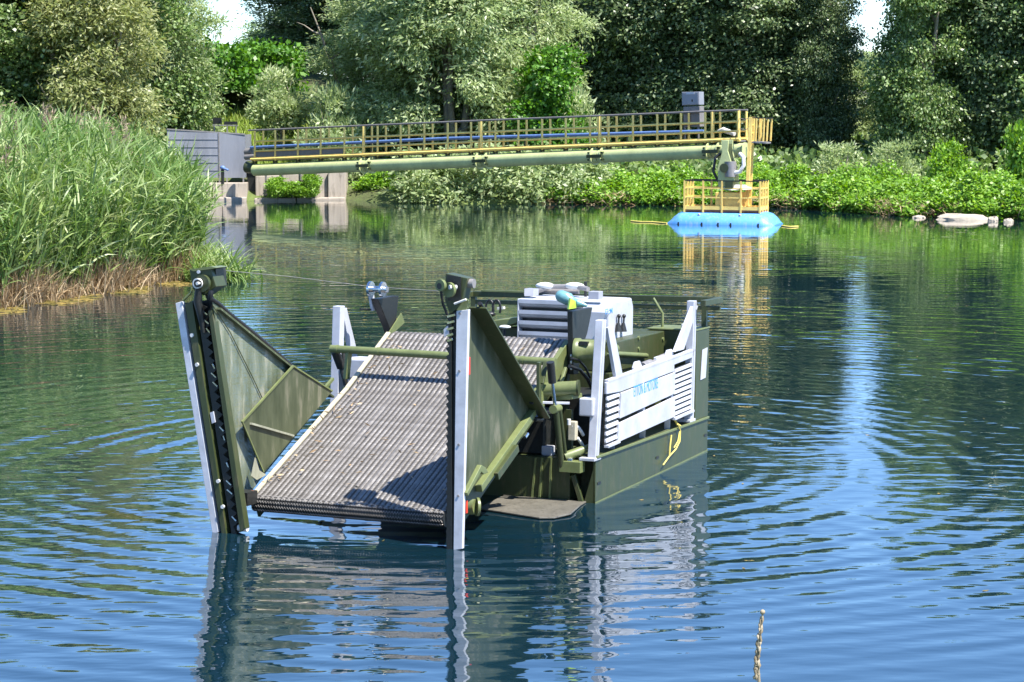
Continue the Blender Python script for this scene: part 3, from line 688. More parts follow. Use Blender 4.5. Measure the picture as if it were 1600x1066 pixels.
# ------------------------------------------------------------------ concrete landing and grey housing on the left bank
def landing():
    # wall: concrete blocks along the bank, front faces at Y ~ 93
    def P(px, py, Y): return at(px, py, Y)
    a = P(268, 318, 92.6); b = P(386, 318, 93.3)
    r = thing('concrete_wall', 'low stained concrete wall under the grey metal housing', 'wall', (a[0], a[1], 0))
    z1 = P(320, 286, 93)[2]
    n = 3
    for i in range(n):
        p = a + (b - a) * (i / n + .003); q = a + (b - a) * ((i + 1) / n - .003)
        MB().prism([(p[0], p[1], -.6), (q[0], q[1], -.6), (q[0], q[1] + 1.4, -.6), (p[0], p[1] + 1.4, -.6)], (0, 0, .6 + z1)).build('concrete_block', M['concrete'], r, .03)
    MB().prism([(a[0], a[1] - .5, -.5), (b[0], b[1] - .5, -.5), (b[0], b[1] - .02, -.5), (a[0], a[1] - .02, -.5)], (0, 0, .68)).build('footing', M['concrete'], r, .05)
    # recess wall and broken blocks right of it
    c = P(399, 312, 93.55); d = P(541, 312, 94.5)
    r = thing('concrete_wall', 'pale cracked concrete wall under the left end of the green pipe', 'wall', (c[0], c[1], 0))
    z2 = P(450, 270, 94.)[2]; zr = P(530, 268, 94.5)[2]
    for i, (f0, f1, zz, dy) in enumerate([(0, .26, z2 - .1, .05), (.262, .55, z2 - .05, .1), (.552, .8, z2, .02), (.802, 1., zr, -.18)]):
        p = c + (d - c) * f0; q = c + (d - c) * f1
        MB().prism([(p[0], p[1] + dy, -.6), (q[0], q[1] + dy, -.6), (q[0], q[1] + 1.2, -.6), (p[0], p[1] + 1.2, -.6)], (0, 0, .6 + zz)).build('concrete_block', M['concrete'], r, .05)
    for f0, f1, w_ in ((.0, .45, .45), (.46, .99, .3)):
        p = c + (d - c) * f0; q = c + (d - c) * f1
        MB().prism([(p[0], p[1] - w_, -.5), (q[0], q[1] - w_, -.5), (q[0], q[1] - .02 + .04, -.5), (p[0], p[1] - .02 + .04, -.5)], (0, 0, .62)).build('footing', M['concrete'], r, .05)
    for f in (.12, .3, .5, .66): q = c + (d - c) * f; MB().box((q[0] - .03, q[1] + .02, z2 - .35), (q[0] + .03, q[1] + .12, z2 + .35)).build('stub_post', M['zinc'], r)
    # dark pier between the two walls
    p = P(386, 318, 93.9)
    r = thing('concrete_pier', 'dark pier in the gap below the pipe end', 'pier', (p[0], p[1], 0))
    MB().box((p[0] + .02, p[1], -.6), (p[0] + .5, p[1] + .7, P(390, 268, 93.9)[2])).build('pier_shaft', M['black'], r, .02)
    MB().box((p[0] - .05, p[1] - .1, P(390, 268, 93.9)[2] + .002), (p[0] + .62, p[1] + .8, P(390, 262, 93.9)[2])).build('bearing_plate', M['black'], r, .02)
    # grey sheet metal housing
    g0 = P(262, 280, 93.4); g1 = P(384, 280, 93.6)
    zb = P(340, 278, 93.5)[2]; zt = P(340, 207, 93.5)[2]; zl = P(268, 203, 93.4)[2]; zr = P(384, 211, 93.6)[2]
    r = thing('metal_housing', 'grey sheet metal housing on short legs on the concrete wall', 'housing', (g0[0], g0[1], z1))
    m = P(343, 280, 93.5)
    for (p, q, za, zz) in [(g0, m, zl, (zl + zr) / 2 - .02), (m, g1, (zl + zr) / 2, zr)]:
        MB().prism([(p[0] + .01, p[1], zb), (q[0] - .01, q[1], zb), (q[0] - .01, q[1], zz), (p[0] + .01, p[1], za)], (0, .05, 0)).build('panel', M['grey_sheet'], r)
    MB().prism([(g0[0], g0[1] + .06, zb), (g0[0], g0[1] + 2.2, zb), (g0[0], g0[1] + 2.2, zl), (g0[0], g0[1] + .06, zl)], (.04, 0, 0)).build('panel', M['grey_sheet'], r)
    MB().prism([(g1[0] - .04, g1[1] + .06, zb), (g1[0] - .04, g1[1] + 2.2, zb), (g1[0] - .04, g1[1] + 2.2, zr), (g1[0] - .04, g1[1] + .06, zr)], (.04, 0, 0)).build('panel', M['grey_sheet'], r)
    for i in range(1, 6):
        zz = zb + (zl - zb) * i / 6.2
        MB().bar((g0[0] + .05, g0[1] - .012, zz), (m[0] - .05, m[1] - .012, zz - .01), .02, .025).build('panel_seam', M['grey_sheet'], r)
    MB().bar((g0[0], g0[1] + .02, zl + .03), (g1[0], g1[1] + .02, zr + .03), .1, .05).build('top_rail', M['zinc'], r)
    MB().bar((g0[0], g0[1] + 1., zb + .03), (g1[0], g1[1] + 1., zb + .03), 1.7, .05).build('floor_plate', M['black'], r)
    for f in (.52, .76, .97, .05):
        p = g0 + (g1 - g0) * f
        MB().box((p[0] - .03, p[1] - .03, z1 - .02), (p[0] + .03, p[1] + .03, zb + .0)).build('leg', M['zinc'], r)
    # seam post
    MB().box((m[0] - .025, m[1] - .03, zb - .35), (m[0] + .025, m[1] - .002, (zl + zr) / 2)).build('seam_strip', M['zinc'], r)
    h = P(348, 282, 93.1)
    r = thing('standpipe', 'dark standpipe with a blue valve head in front of the grey housing', 'standpipe', (h[0], h[1], z1))
    MB().tube([(h[0], h[1], z1 - .02), (h[0], h[1], P(348, 264, 93.1)[2])], .07, 10).build('pipe', M['black'], r)
    t = MB().ball((h[0], h[1], P(348, 262, 93.1)[2]), .12, sc=(1, 1, .7)); t.tube([(h[0] - .02, h[1] - .05, P(348, 262, 93.1)[2]), (h[0] + .26, h[1] - .1, P(348, 266, 93.1)[2])], .05, 8)
    t.build('valve_head', M['blue_pipe'], r)
    # dark boards on a light rail frame behind the housing
    q = P(332, 203, 97)
    r = thing('sign_frame', 'two small dark boards on a pale rail frame behind the grey housing', 'sign', (q[0], q[1], 2.))
    w = lambda px, py: P(px, py, 97)
    for x0, x1, y0, y1 in ((333, 346, 184, 194), (350, 371, 190, 195)):
        A = w(x0, y1); B = w(x1, y0)
        MB().box((A[0], A[1], A[2]), (B[0], A[1] + .06, B[2])).build('board', M['black'], r)
    MB().bar(w(332, 195.5), w(372, 196.5), .05, .05).build('rail', M['zinc'], r)
    for px in (335, 355, 369):
        MB().bar(w(px, 196), w(px, 222), .05, .05, (0, 1, 0)).build('post', M['zinc'], r)
landing()

# ------------------------------------------------------------------ pipe bridge with walkway
BP0 = at(388, 248, 91.8); BP1 = at(1160, 217, 76.4)
BDIR = nrm((BP1 - BP0) * (1, 1, 0)); BN = np.array([-BDIR[1], BDIR[0], 0.])     # BN points to the far side
if BN[1] < 0: BN = -BN
def br(px, py, back=0.):
    """point of the bridge's near side plane (or one set back by some metres) seen at a photo pixel"""
    return onplane(px, py, BP0 + BN * back, BN)
def yb(px): return 248.5 - (px - 398) * (31.5 / 758)      # foot of the near railing in the photo
def bridge():
    r = thing('pipe_bridge', 'long green pipe bridge with yellow walkway railings crossing to the blue pontoon', 'bridge', br(398, 262))
    W = .5
    pc = lambda px: br(px, yb(px) + 17.5 + (px - 398) * (.5 / 758), .03)
    secs = [(398, 575), (575, 757), (757, 937), (937, 1116), (1116, 1163)]
    for a, b in secs:
        MB().tube([pc(a + .6), pc(b - .6)], .25, 20).build('pipe', M['pipe_green'], r)
    for px in (575, 757, 937, 1118):
        c = pc(px)
        d = nrm(pc(px + 1) - pc(px))
        o = MB()
        for s in (-.22, .22): o.disc(c + d * s, d, .33, .05, 20)
        o.build('flange', M['pipe_green'], r)
        k = MB()
        for s in (-.3, .3):
            k.bar(c + d * s - BN * .3 + np.array([0, 0, .13]), c + d * s + BN * .3 + np.array([0, 0, .13]), .1, .06)
            k.bar(c + d * s - BN * .3 + np.array([0, 0, -.13]), c + d * s + BN * .3 + np.array([0, 0, -.13]), .1, .06)
        k.bar(c - BN * .34 - d * .34 + np.array([0, 0, .0]), c - BN * .34 + d * .34, .06, .12)
        k.build('clamp', M['olive'], r)
    # deck plate, brackets, edge beams
    E0, E1 = 393, 1157
    MB().prism([br(E0, yb(E0) + 2.2, .06), br(E1, yb(E1) + 2.2, .06), br(E1, yb(E1) + 2.2, .06) + BN * (W - .1), br(E0, yb(E0) + 2.2, .06) + BN * (W - .1)], (0, 0, -.05)).build('deck', M['grey_dark'], r)
    for bk in (0, W):
        o = MB().bar(br(E0, yb(E0)) + BN * bk, br(E1, yb(E1)) + BN * bk, .06, .14); o.tube([br(E0, yb(E0) + .5) + BN * (bk - .05), br(E1, yb(E1) + .5) + BN * (bk - .05)], .05, 8); o.build('edge_beam', M['yellow'], r)
    posts = [398, 430, 465.5, 501, 538, 568, 590, 626, 663, 699.5, 736, 752, 774, 810, 847, 884, 922, 937, 951, 989, 1027, 1064, 1102, 1113, 1154]
    hh = lambda px: 44.
    for i, px in enumerate(posts):
        for bk in (0, W):
            a = br(px, yb(px)) + BN * bk; b = br(px, yb(px) - hh(px)) + BN * bk
            w = .12 if px in (568, 752, 937, 1113, 1154) and bk == 0 else .085
            MB().tube([a - np.array([0, 0, .1 if bk == 0 else 0]), b], w * .5, 8).build('railing_post', M['yellow'], r)
        if i < len(posts) - 1:
            nx = posts[i + 1]
            for bk in (0, W):
                for fr in (.28, .62):
                    MB().tube([br(px, yb(px) - hh(px) * fr) + BN * (bk + .0), br(nx, yb(nx) - hh(nx) * fr) + BN * (bk + .0)], .042, 6).build('railing_bar', M['yellow'], r)
        # pipe saddles
        if i % 1 == 0:
            c = pc(px)
            MB().bar(c + np.array([0, 0, .2]), br(px, yb(px) + 2, .13) + np.array([0, 0, -.02]), .07, .2, BN).build('saddle', M['olive'], r)
    for bk in (0, W):
        MB().tube([br(388, yb(388) - 45) + BN * bk, br(770, yb(770) - 45.5) + BN * bk, br(1156, yb(1156) - 45) + BN * bk], .036, 6).build('handrail', M['grey_dark'], r)
    MB().bar(br(398, yb(398) - 6, .03), br(538, yb(538) - 6, .03), .03, .28).build('kick_board', M['grey_dark'], r)
    # blue pressure pipe on the walkway
    MB().tube([br(392, yb(392) - 18, W * .8), br(700, yb(700) - 19.5, W * .8), br(1100, yb(1100) - 14, W * .8)], .065, 10).build('pressure_pipe', M['blue_pipe'], r)
    for px in (420, 500, 580, 660, 740, 820, 900, 980, 1060):
        MB().bar(br(px, yb(px) - 2, W * .8), br(px, yb(px) - 16, W * .8), .05, .05, BN).build('pipe_support', M['olive'], r)
    # rust coloured joint at the landing end
    j = MB().tube([br(385, 238, .5), br(396, 237, .5)], .16, 12); j.tube([br(384, 246, .3), br(400, 245, .3)], .12, 10); j.build('swivel_joint', M['grey_dark'], r)
    MB().tube([br(387, 261, .13), br(398.5, 264, .13)], [.27, .2], 14).build('pipe_socket', M['olive'], r)
    # end cap plate
    q = pc(1163); MB().disc(q + BDIR * .03, BDIR, .27, .04, 20).build('end_cap', M['pipe_green'], r)
    # pale hose lying on the deck end
    MB().tube([br(1122, 205, .5), br(1130, 203, .4), br(1148, 209.5, .35)], [.05, .1, .08], 8).build('deck_hose', M['cushion'], r)
    # control cabinet stands on the deck
    a = br(1066, 205, .55); b = br(1092.5, 143, .55)
    cb = thing('control_cabinet', 'grey control cabinet standing on the bridge walkway with a white label', 'cabinet', br(1079, 214, .6))
    d = BN * .32
    base = br(1066, 164.5, .55)
    lx = lambda px, py: br(px, py, .55)
    MB().prism([lx(1065.5, 165), lx(1092.5, 164), lx(1092, 143.5), lx(1065, 144)], d).build('cabinet_box', M['grey_sheet'], cb, .015)
    MB().prism([br(1067, 164, .53), br(1091, 163, .53), br(1090.5, 145, .53), br(1066.5, 145.5, .53)], BN * .018).build('door', M['grey_sheet'], cb, .006)
    MB().prism([br(1071.5, 147.8, .515), br(1084.5, 147.4, .515), br(1084.5, 143.9, .515), br(1071.5, 144.3, .515)], BN * .012).build('label_plate', M['white'], cb)
    MB().prism([br(1080.5, 159, .515), br(1082, 159, .515), br(1082, 155.5, .515), br(1080.5, 155.5, .515)], BN * .012).build('handle', M['black'], cb)
    MB().prism([lx(1068, 199), lx(1093.5, 198), lx(1093, 166), lx(1067.5, 167)], d * .9).build('lower_box', M['grey_dark'], cb, .01)
    for px in (1070, 1091): MB().bar(br(px, 199, .6), br(px, 219, .6), .06, .06, BN).build('leg', M['grey_dark'], cb)
bridge()

# ------------------------------------------------------------------ blue pontoon under the end of the bridge
def pontoon():
    A = onz(1042, 350); B = at(1206, 353, onz(1042, 350)[1] - 1.3); B[2] = 0; Dd = nrm((B - A) * (1, 1, 0)); L = np.linalg.norm((B - A)[:2])
    Nn = np.array([-Dd[1], Dd[0], 0.]); Nn = Nn if Nn[1] > 0 else -Nn
    r = thing('pontoon', 'blue floating pontoon with a yellow railing carrying the end of the bridge', 'pontoon', (A + B) / 2 + Nn)
    Wd = 1.7
    def p(f, n, z): return A + Dd * (f * L) + Nn * n + np.array([0, 0, z])
    # two round float tubes with chamfered ends joined by a middle tank
    H = .43
    prof = [(-.12, -.35), (-.1, .06), (.0, .2), (.12, .31), (.26, H - .04), (.55, H), (Wd - .55, H), (Wd - .26, H - .04), (Wd - .12, .31), (Wd, .2), (Wd + .1, .06), (Wd + .12, -.35)]
    mb = MB(); rings = []
    for f, ins, hz in [(-.02, .34, .15), (0.0, .26, .3), (.04, .12, .62), (.085, .03, .9), (.12, 0, 1), (.5, 0, 1), (.88, 0, 1), (.92, .03, .92), (.97, .14, .6), (1.01, .3, .12)]:
        rings.append([p(f, n + (ins if n < Wd / 2 else -ins) * (1 if z > 0 else .6), z * hz if z > 0 else z) for n, z in prof])
    k = len(prof)
    vs = [v for q in rings for v in q]
    fs = [(i*k+j, (i+1)*k+j, (i+1)*k+(j+1) % k, i*k+(j+1) % k) for i in range(len(rings)-1) for j in range(k)]
    fs = [f[::-1] for f in fs]
    mb.add(vs, fs, True); mb.add(rings[0], [tuple(range(k))]); mb.add(rings[-1], [tuple(range(k))[::-1]])
    fl = mb.build('float_hull', M['pontoon'], r)
    for f in (.3, .69): MB().ball(p(f, .14, .34), .05, 8, 5).build('lifting_eye', M['white'], fl)
    for f in (.12, .345, .5, .62, .88): MB().bar(p(f, -.14, -.2), p(f, -.12, .08), .05, .03, Nn).build('bottom_strap', M['black'], fl)
    dz = H + .002
    x0, x1, n0, n1 = .145, .865, .3, Wd - .3
    MB().prism([p(x0, n0, dz), p(x1, n0, dz), p(x1, n1, dz), p(x0, n1, dz)], (0, 0, .07)).build('deck', M['rust'], r)
    dz += .072
    hR = 1.0
    corner = [(x0, n0), (x1, n0), (x1, n1), (x0, n1)]
    def side(c0, c1, n):
        for i in range(n):
            f = i / n
            a = (c0[0] + (c1[0] - c0[0]) * f, c0[1] + (c1[1] - c0[1]) * f)
            MB().bar(p(*a, dz - .1), p(*a, dz + hR), .06, .06, Nn).build('railing_post', M['yellow'], r)
        for h in (.42, .74):
            MB().bar(p(*c0, dz + h), p(*c1, dz + h), .04, .04).build('railing_bar', M['yellow'], r)
        MB().bar(p(*c0, dz + hR), p(*c1, dz + hR), .05, .04).build('handrail', M['black'], r)
        MB().bar(p(*c0, dz + .06), p(*c1, dz + .06), .03, .12).build('toe_board', M['yellow'], r)
    for a, b, n in zip(corner, corner[1:] + corner[:1], (4, 3, 4, 3)): side(a, b, n)
    # column: tapered green plates, hinge, machinery
    cx = .55
    c = p(cx, Wd / 2, dz)
    MB().bar(p(cx - .12, Wd/2, dz + .3), p(cx + .12, Wd/2, dz + .3), .8, .6).build('hatch_box', M['yellow'], r, .02)
    zt = 3.12
    def at_(px, py): return onplane(px, py, c, Nn)
    sh = [at_(1126, 292), at_(1152, 292), at_(1149, 262), at_(1141, 236), at_(1142, 219), at_(1131, 219), at_(1132, 238), at_(1125, 262)]
    for s in (-.34, .26): MB().prism([q + Nn * s for q in sh], Nn * .08).build('column_plate', M['pipe_green'], r, .01)
    MB().prism([q + Nn * -.25 for q in [at_(1129, 292), at_(1144, 292), at_(1141, 225), at_(1133, 225)]], Nn * .5).build('column_core', M['olive'], r)
    MB().tube([at_(1137, 262) - Nn * .5, at_(1137, 262) + Nn * .5], .16, 12).build('hinge_pin', M['olive'], r)
    MB().tube([at_(1150, 296), at_(1150, 289)], [.62, .34], 16).build('column_foot', M['cushion'], r)
    MB().tube([at_(1145, 276) - Nn * .3, at_(1145, 252) - Nn * .3], .2, 14).build('pump_body', M['zinc'], r)
    o = MB().tube([at_(1150, 270) - Nn * .35, at_(1160, 268) - Nn * .35, at_(1166, 258) - Nn * .35, at_(1165, 246) - Nn * .3, at_(1158, 240) - Nn * .2], .07, 8)
    o.build('suction_hose', M['cushion'], r)
    MB().tube([at_(1124, 282) - Nn * .2, at_(1117, 268) - Nn * .2, at_(1119, 246) - Nn * .1, at_(1126, 240)], .05, 8).build('suction_hose', M['rubber'], r)
    MB().bar(at_(1140, 288) - Nn * .45, at_(1152, 288) - Nn * .45, .3, .22).build('pump_base', M['olive'], r)
    # ladder with landing cage at the top
    l0 = at_(1167, 322); l1 = at_(1173, 183)
    MB().bar(l0, l1, .12, .08, Nn).build('ladder_stile', M['yellow'], r)
    MB().bar(l0 + Nn * .45, l1 + Nn * .45, .08, .06, Nn).build('ladder_stile', M['yellow'], r)
    for i in range(11):
        q = l0 + (l1 - l0) * (i / 11.); MB().tube([q, q + Nn * .45], .016, 6).build('rung', M['yellow'], r)
    q = lambda px, py, b=0: at_(px, py) + Nn * b
    MB().prism([q(1174, 221), q(1197, 222.5), q(1197, 222.5, .7), q(1174, 221, .7)], (0, 0, -.05)).build('cage_floor', M['zinc'], r)
    for px, b in ((1182, .0), (1186, .1), (1194, 0), (1199, .05), (1182, .7), (1198, .7)): MB().bar(q(px - 1.5, 221, b), q(px + .5, 185, b), .05, .05, Nn).build('cage_bar', M['yellow'], r)
    MB().bar(q(1173, 184), q(1200, 185), .04, .04).build('cage_rail', M['black'], r)
    MB().bar(q(1200, 185), q(1200, 185, .7), .04, .04).build('cage_rail', M['black'], r)
    for y in (184, 200): MB().tube([br(1155, y + 1), (br(1155, y + 1) + q(1173, y)) / 2 - np.array([0, 0, .05]), q(1173, y)], .014, 6).build('chain', M['zinc'], r)
pontoon()

# ------------------------------------------------------------------ pale rocks on the right waterline
def rock(px, py, w, h, d, seed, label):
    rng = np.random.default_rng(seed); c = onz(px, py); mb = MB(); n, m = 14, 8; vs = []; fs = []
    ph = rng.random(6) * 6.28
    for i in range(m + 1):
        t = math.pi * i / m
        for k in range(n):
            a = 2 * math.pi * k / n
            rr = 1 + .13 * math.sin(2 * a + ph[0]) + .09 * math.sin(3 * a + ph[1] + 2 * t) + .07 * math.sin(5 * a + ph[2]) * math.sin(3 * t) + .05 * rng.normal()
            vs.append((w / 2 * rr * math.sin(t) ** .7 * math.cos(a), d / 2 * rr * math.sin(t) ** .7 * math.sin(a), h * (.1 + .9 * math.cos(t) * rr) if t < math.pi / 2 else -.3 * (1 - math.sin(t)) - .02))
    for i in range(m):
        for k in range(n): fs.append((i*n+k, (i+1)*n+k, (i+1)*n+(k+1) % n, i*n+(k+1) % n))
    mb.add(vs, fs)
    o = mb.build('rock', M['stone'], None, .015); o.location = c + np.array([0, d * .3, 0])
    tag(o, label, 'rock', 'pale rocks on the right bank')
rock(1503, 344, 1.8, .2, .9, 1, 'largest pale flat rock at the waterline under the brambles')
rock(1553, 346.5, .34, .17, .35, 2, 'small blocky pale rock just right of the largest rock')
rock(1577, 347.5, .36, .12, .35, 3, 'small pale rock nearest the right edge of the photo')
rock(1437, 341, .5, .09, .4, 4, 'low brownish rock at the waterline left of the largest rock')

# ------------------------------------------------------------------ weed harvester: x across (towards the hull side in view), y aft, z up
HA = onz(930, 787); HYAW, HTRIM = math.radians(23.2), math.radians(1.2)
HR = (Matrix.Rotation(-HYAW, 3, 'Z') @ Matrix.Rotation(-HTRIM, 3, 'X'))
HM = np.array(HR)
def hv(px, py, **k):
    d = HM.T @ ray(px, py); c = HM.T @ (C0 - HA); i = 'uvw'.index(list(k)[0])
    return c + d * ((list(k.values())[0] - c[i]) / d[i])
def hw(p): return HA + HM @ np.asarray(p, float)
HOFF = np.array([-1.64, 1.9, 0.])
HV = thing('weed_harvester', 'olive green aquatic weed harvester with wire conveyor belt floating in the middle of the lake', 'boat', hw(HOFF), rot=(-HTRIM, 0, -HYAW))
OFF[HV.name] = Vector(HOFF)
def px_plate(pts, n, d, **k):
    """flat plate outlined at a known plane, with its own thickness"""
    mb = MB(); ax = {'u': (1, 0, 0), 'v': (0, 1, 0), 'w': (0, 0, 1)}[list(k)[0]]
    return mb.prism([hv(x, y, **k) for x, y in pts], np.array(ax) * d)
U0, U1, VL = -3.28, 0., 3.78
def hull():
    h = MB()
    h.box((U0 + .004, .36, -.55), (U1 - .004, VL, .47))
    h.box((U0 + .004, .02, -.55), (-.3, .358, .455))
    h.box((-.03, .0, -.55), (0, VL + .004, .497)); h.box((U0, 0., -.55), (U0 + .03, VL + .004, .497))
    h.box((-.298, .003, .468), (-.032, .356, .495))
    o = h.build('hull', M['olive'], HV, .006)
    MB().box((.001, 0., .478), (.022, VL, .505)).build('rub_rail', M['olive_lt'], o, .004)
    MB().box((-.62, .36, .472), (-.032, VL, .49)).build('side_deck', M['olive_wet'], o)
    for px, py in ((1027, 715), (936, 755), (1102, 680)):
        q = hv(px, py, u=.002); MB().box((0.001, q[1] - .05, q[2] - .012), (.006, q[1] + .05, q[2] + .014)).build('drain_slot', M['black'], o)
    q0, q1 = hv(1060, 640, u=0), hv(1062, 690, u=0)
    MB().prism([(.0005, .0, -.12), (.0005, 3.783, -.12), (.0005, 3.783, .098), (.0005, 2.2, .058), (.0005, .9, .032), (.0005, 0, .014)], (.0025, 0, 0)).build('waterline_edge_line', M['olive_lt'], o)  # pale strip painting the bright chine edge and reflection at the waterline
    # bow: panel seams, gusset, struts
    for px in (838, 848, 862):
        a = hv(px, 715, v=.02); b = hv(px - 8 + (px - 838) * .2, 786, v=.02)
        MB().bar(a - np.array([0, .012, 0]), b - np.array([0, .012, .1]), .02, .022, (0, 1, 0)).build('panel_rib', M['olive_lt'], o)
    px_plate([(911, 790), (930, 787), (928, 730)], .02, .02, v=.0).build('gusset', M['olive'], o)
    MB().bar(hv(896, 742, v=-.02), hv(910, 790, v=-.02), .05, .04, (0, 1, 0)).build('bow_strut', M['olive'], o, .005)
    # silted plate just awash in front of the bow
    MB().prism([(-1.05, .0, .0), (-.1, 0, .0), (-.08, -.2, .0), (.02, -.75, -.005), (-.06, -1.0, -.012), (-.2, -1.06, -.015), (-.98, -.82, -.01)], (0, 0, .018)).build('bow_plate', M['mud'], HV, .006)
    # rear tank block at the stern
    t = MB().box((-.6, 3.3, .492), (-.002, 3.8, 1.57)).build('stern_tank', M['olive'], HV, .012)
    MB().box((-.62, 3.28, 1.572), (.004, 3.82, 1.59)).build('lid', M['olive_lt'], t, .004)
    s = MB().prism([hv(1097, 547, u=.002), hv(1105, 543, u=.002), hv(1102, 590, u=.002), hv(1094, 594, u=.002)], (.006, 0, 0)).build('white_sign', M['white'], t)
    MB().tube([(-.5, 3.5, 1.59), (-.5, 3.5, 1.75), (-.62, 3.5, 1.93)], .018, 6).build('filler_pipe', M['olive_lt'], t)
    MB().box((-.28, 3.55, 1.59), (-.16, 3.66, 1.63)).build('cap', M['white'], t, .008)
    b = MB().box((-.95, 1.62, 1.22), (-.4, 3.42, 1.56)).build('side_tank', M['olive'], HV, .012)
    k = MB()
    for px, py in ((998, 528), (998, 545), (1036, 530)): k.disc(hv(px, py, u=-.395), (1, 0, 0), .022, .02, 8)
    k.build('bolt', M['olive_lt'], b)
    MB().box((-.92, 1.5, .492), (-.42, 3.28, 1.217)).build('machine_casing', M['olive'], HV, .01)
    MB().tube([hv(945, 552, u=-.37), hv(1010, 556, u=-.37)], .03, 8).build('pressure_line', M['olive_lt'], HV)
hull()

# ---- conveyor
BU0, BU1 = -2.69, -.60
BKV, BKW = -.42, 1.12
TV, TW = .63, 1.67
def belt():
    n0 = np.array([-2.44, .17]); R = .085
    d1 = nrm(np.array([BKV, BKW]) - np.array([-2.5, .245]))
    nn = np.array([-d1[1], d1[0]])
    path = []
    a1 = math.atan2(nn[1], nn[0])
    for a in np.linspace(-math.pi / 2 - .1, -2 * math.pi + a1 if a1 > 0 else a1, 9)[1:]:
        path.append(n0 + R * np.array([math.cos(a), math.sin(a)]))
    path = path[-2:]
    path += [np.array([BKV, BKW]), np.array([TV - .06, TW - .025])]
    c1 = np.array([TV + .02, TW - .095])
    for a in np.linspace(2.05, -.4, 7): path.append(c1 + .085 * np.array([math.cos(a), math.sin(a)]))
    path.append(np.array([TV + .05, TW - .45]))
    path = np.array(path); sg = np.hypot(*np.diff(path, axis=0).T); cum = np.concatenate([[0], np.cumsum(sg)])
    step = .0155; N = int(cum[-1] / step)
    s = np.arange(N) * step
    pv = np.interp(s, cum, path[:, 0]); pw = np.interp(s, cum, path[:, 1])
    tv = np.gradient(pv); tw = np.gradient(pw); l = np.hypot(tv, tw); nv, nw = tw / l * -1, tv / l
    # outward normal: above the belt
    sgn = 1
    pitch = (BU1 - BU0) / 35.
    cross = np.array([-.5, -.29, -.21, 0, .21, .29, .5]); hx = np.array([-.005, -.004, .0015, .0035, .0015, -.004, -.005])
    def strip(phase, flat=False):
        link_h = np.array([1., .8, .1])[(np.arange(N) + phase) % 3]
        V = np.zeros((N, len(cross), 3)); sh = np.array([0, .1, -.02])[(np.arange(N) + phase) % 3]
        for j, (c, h) in enumerate(zip(cross, hx)):
            hh = np.where(h > 0, h * (link_h if not flat else .9 + .1 * link_h), h)
            V[:, j, 0] = (c * 1. + sh * (0 if flat else 1)) * pitch
            V[:, j, 1] = pv + nv * hh; V[:, j, 2] = pw + nw * hh
        k = len(cross); i = np.arange(N * k).reshape(N, k)
        F = np.stack([i[:-1, :-1], i[:-1, 1:], i[1:, 1:], i[1:, :-1]], -1)
        keep = np.ones(F.shape[:2], bool)                    # the sunk wires between the ridges are painted dark, as the shade of open gaps: a cross wire every third step
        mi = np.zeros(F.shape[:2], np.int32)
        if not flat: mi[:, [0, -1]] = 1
        F = F[keep]; mi = mi[keep]
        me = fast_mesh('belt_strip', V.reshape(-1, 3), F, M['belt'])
        me.materials.append(M['belt_gap_shade']); me.polygons.foreach_set('material_index', mi)
        return me
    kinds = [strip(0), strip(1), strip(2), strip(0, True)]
    # bed under the strips, with the rollers
    V = []
    for u in (BU0, BU1): V += [(u, pv[i] - nv[i] * .016, pw[i] - nw[i] * .016) for i in range(0, N, 2)]
    k = len(range(0, N, 2)); F = [(i, i + 1, k + i + 1, k + i) for i in range(k - 1)]
    bed = fast_mesh('belt_bed', V, F, M['black'])
    o = link('conveyor_belt', bed, HV)
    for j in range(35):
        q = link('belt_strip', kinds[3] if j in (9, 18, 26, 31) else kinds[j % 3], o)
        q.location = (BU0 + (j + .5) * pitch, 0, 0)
    # frame: side channels, rims, cross members
    f = MB()
    for u in (BU0 - .035, BU1 + .035):
        for a, b in (((-2.42, .2), (BKV, BKW - .02)), ((BKV, BKW - .02), (TV - .02, TW - .06))):
            A = np.array([u, a[0], a[1]]); B = np.array([u, b[0], b[1]]); n = nrm(np.array([0, -(b[1] - a[1]), b[0] - a[0]]))
            f.prism([A, B, B - n * .2, A - n * .2], (.025, 0, 0))
    f.build('conveyor_frame', M['olive'], HV)
    for u, m in ((BU0 - .03, 'dusty'), (BU1 + .03, 'olive_lt')):
        MB().bar((u, -2.42, .262), (u, BKV, BKW + .005), .05, .022, (0, -.4, 1)).build('frame_rim', M[m], HV, .004)
        MB().bar((u, BKV, BKW + .007), (u, TV - .05, TW - .02), .05, .022, (0, -.5, 1)).build('frame_rim', M[m], HV, .004)
    c = MB()
    for v, w in ((-2.1, .2), (-1.2, .56), (-.3, .95), (.4, 1.33)): c.bar((BU0, v, w), (BU1, v, w), .06, .08)
    c.tube([(BU0 - .01, -2.44, .17), (BU1 + .01, -2.44, .17)], .078, 14)
    c.build('roller', M['black'], HV)
    # hinged wire edge: zigzag rows bent round the nose roller
    for j, a in enumerate((1.75, 2.25, 2.75, 3.25, 3.75)):
        n_ = 70; pts = []
        for i in range(n_ * 2 + 1):
            a_ = a + (.13 if (i + j) % 2 else -.13)
            pts.append((BU0 + (BU1 - BU0) * i / (2. * n_), -2.44 + .087 * math.cos(a_), .17 + .087 * math.sin(a_)))
        MB().tube(pts, .0065, 4).build('edge_chain', M['belt'], o)
    # legs of the upper section
    for u in (BU0 - .05, BU1 + .05):
        MB().bar((u, .5, .47), (u, .5, TW - .1), .07, .07).build('conveyor_leg', M['olive'], HV, .004)
    # guards beside the top
    px_plate([(592, 543), (626, 489), (631, 504), (612, 522), (600, 546)], 0, .012, u=BU0 - .07).build('belt_guard', M['olive_lt'], HV)
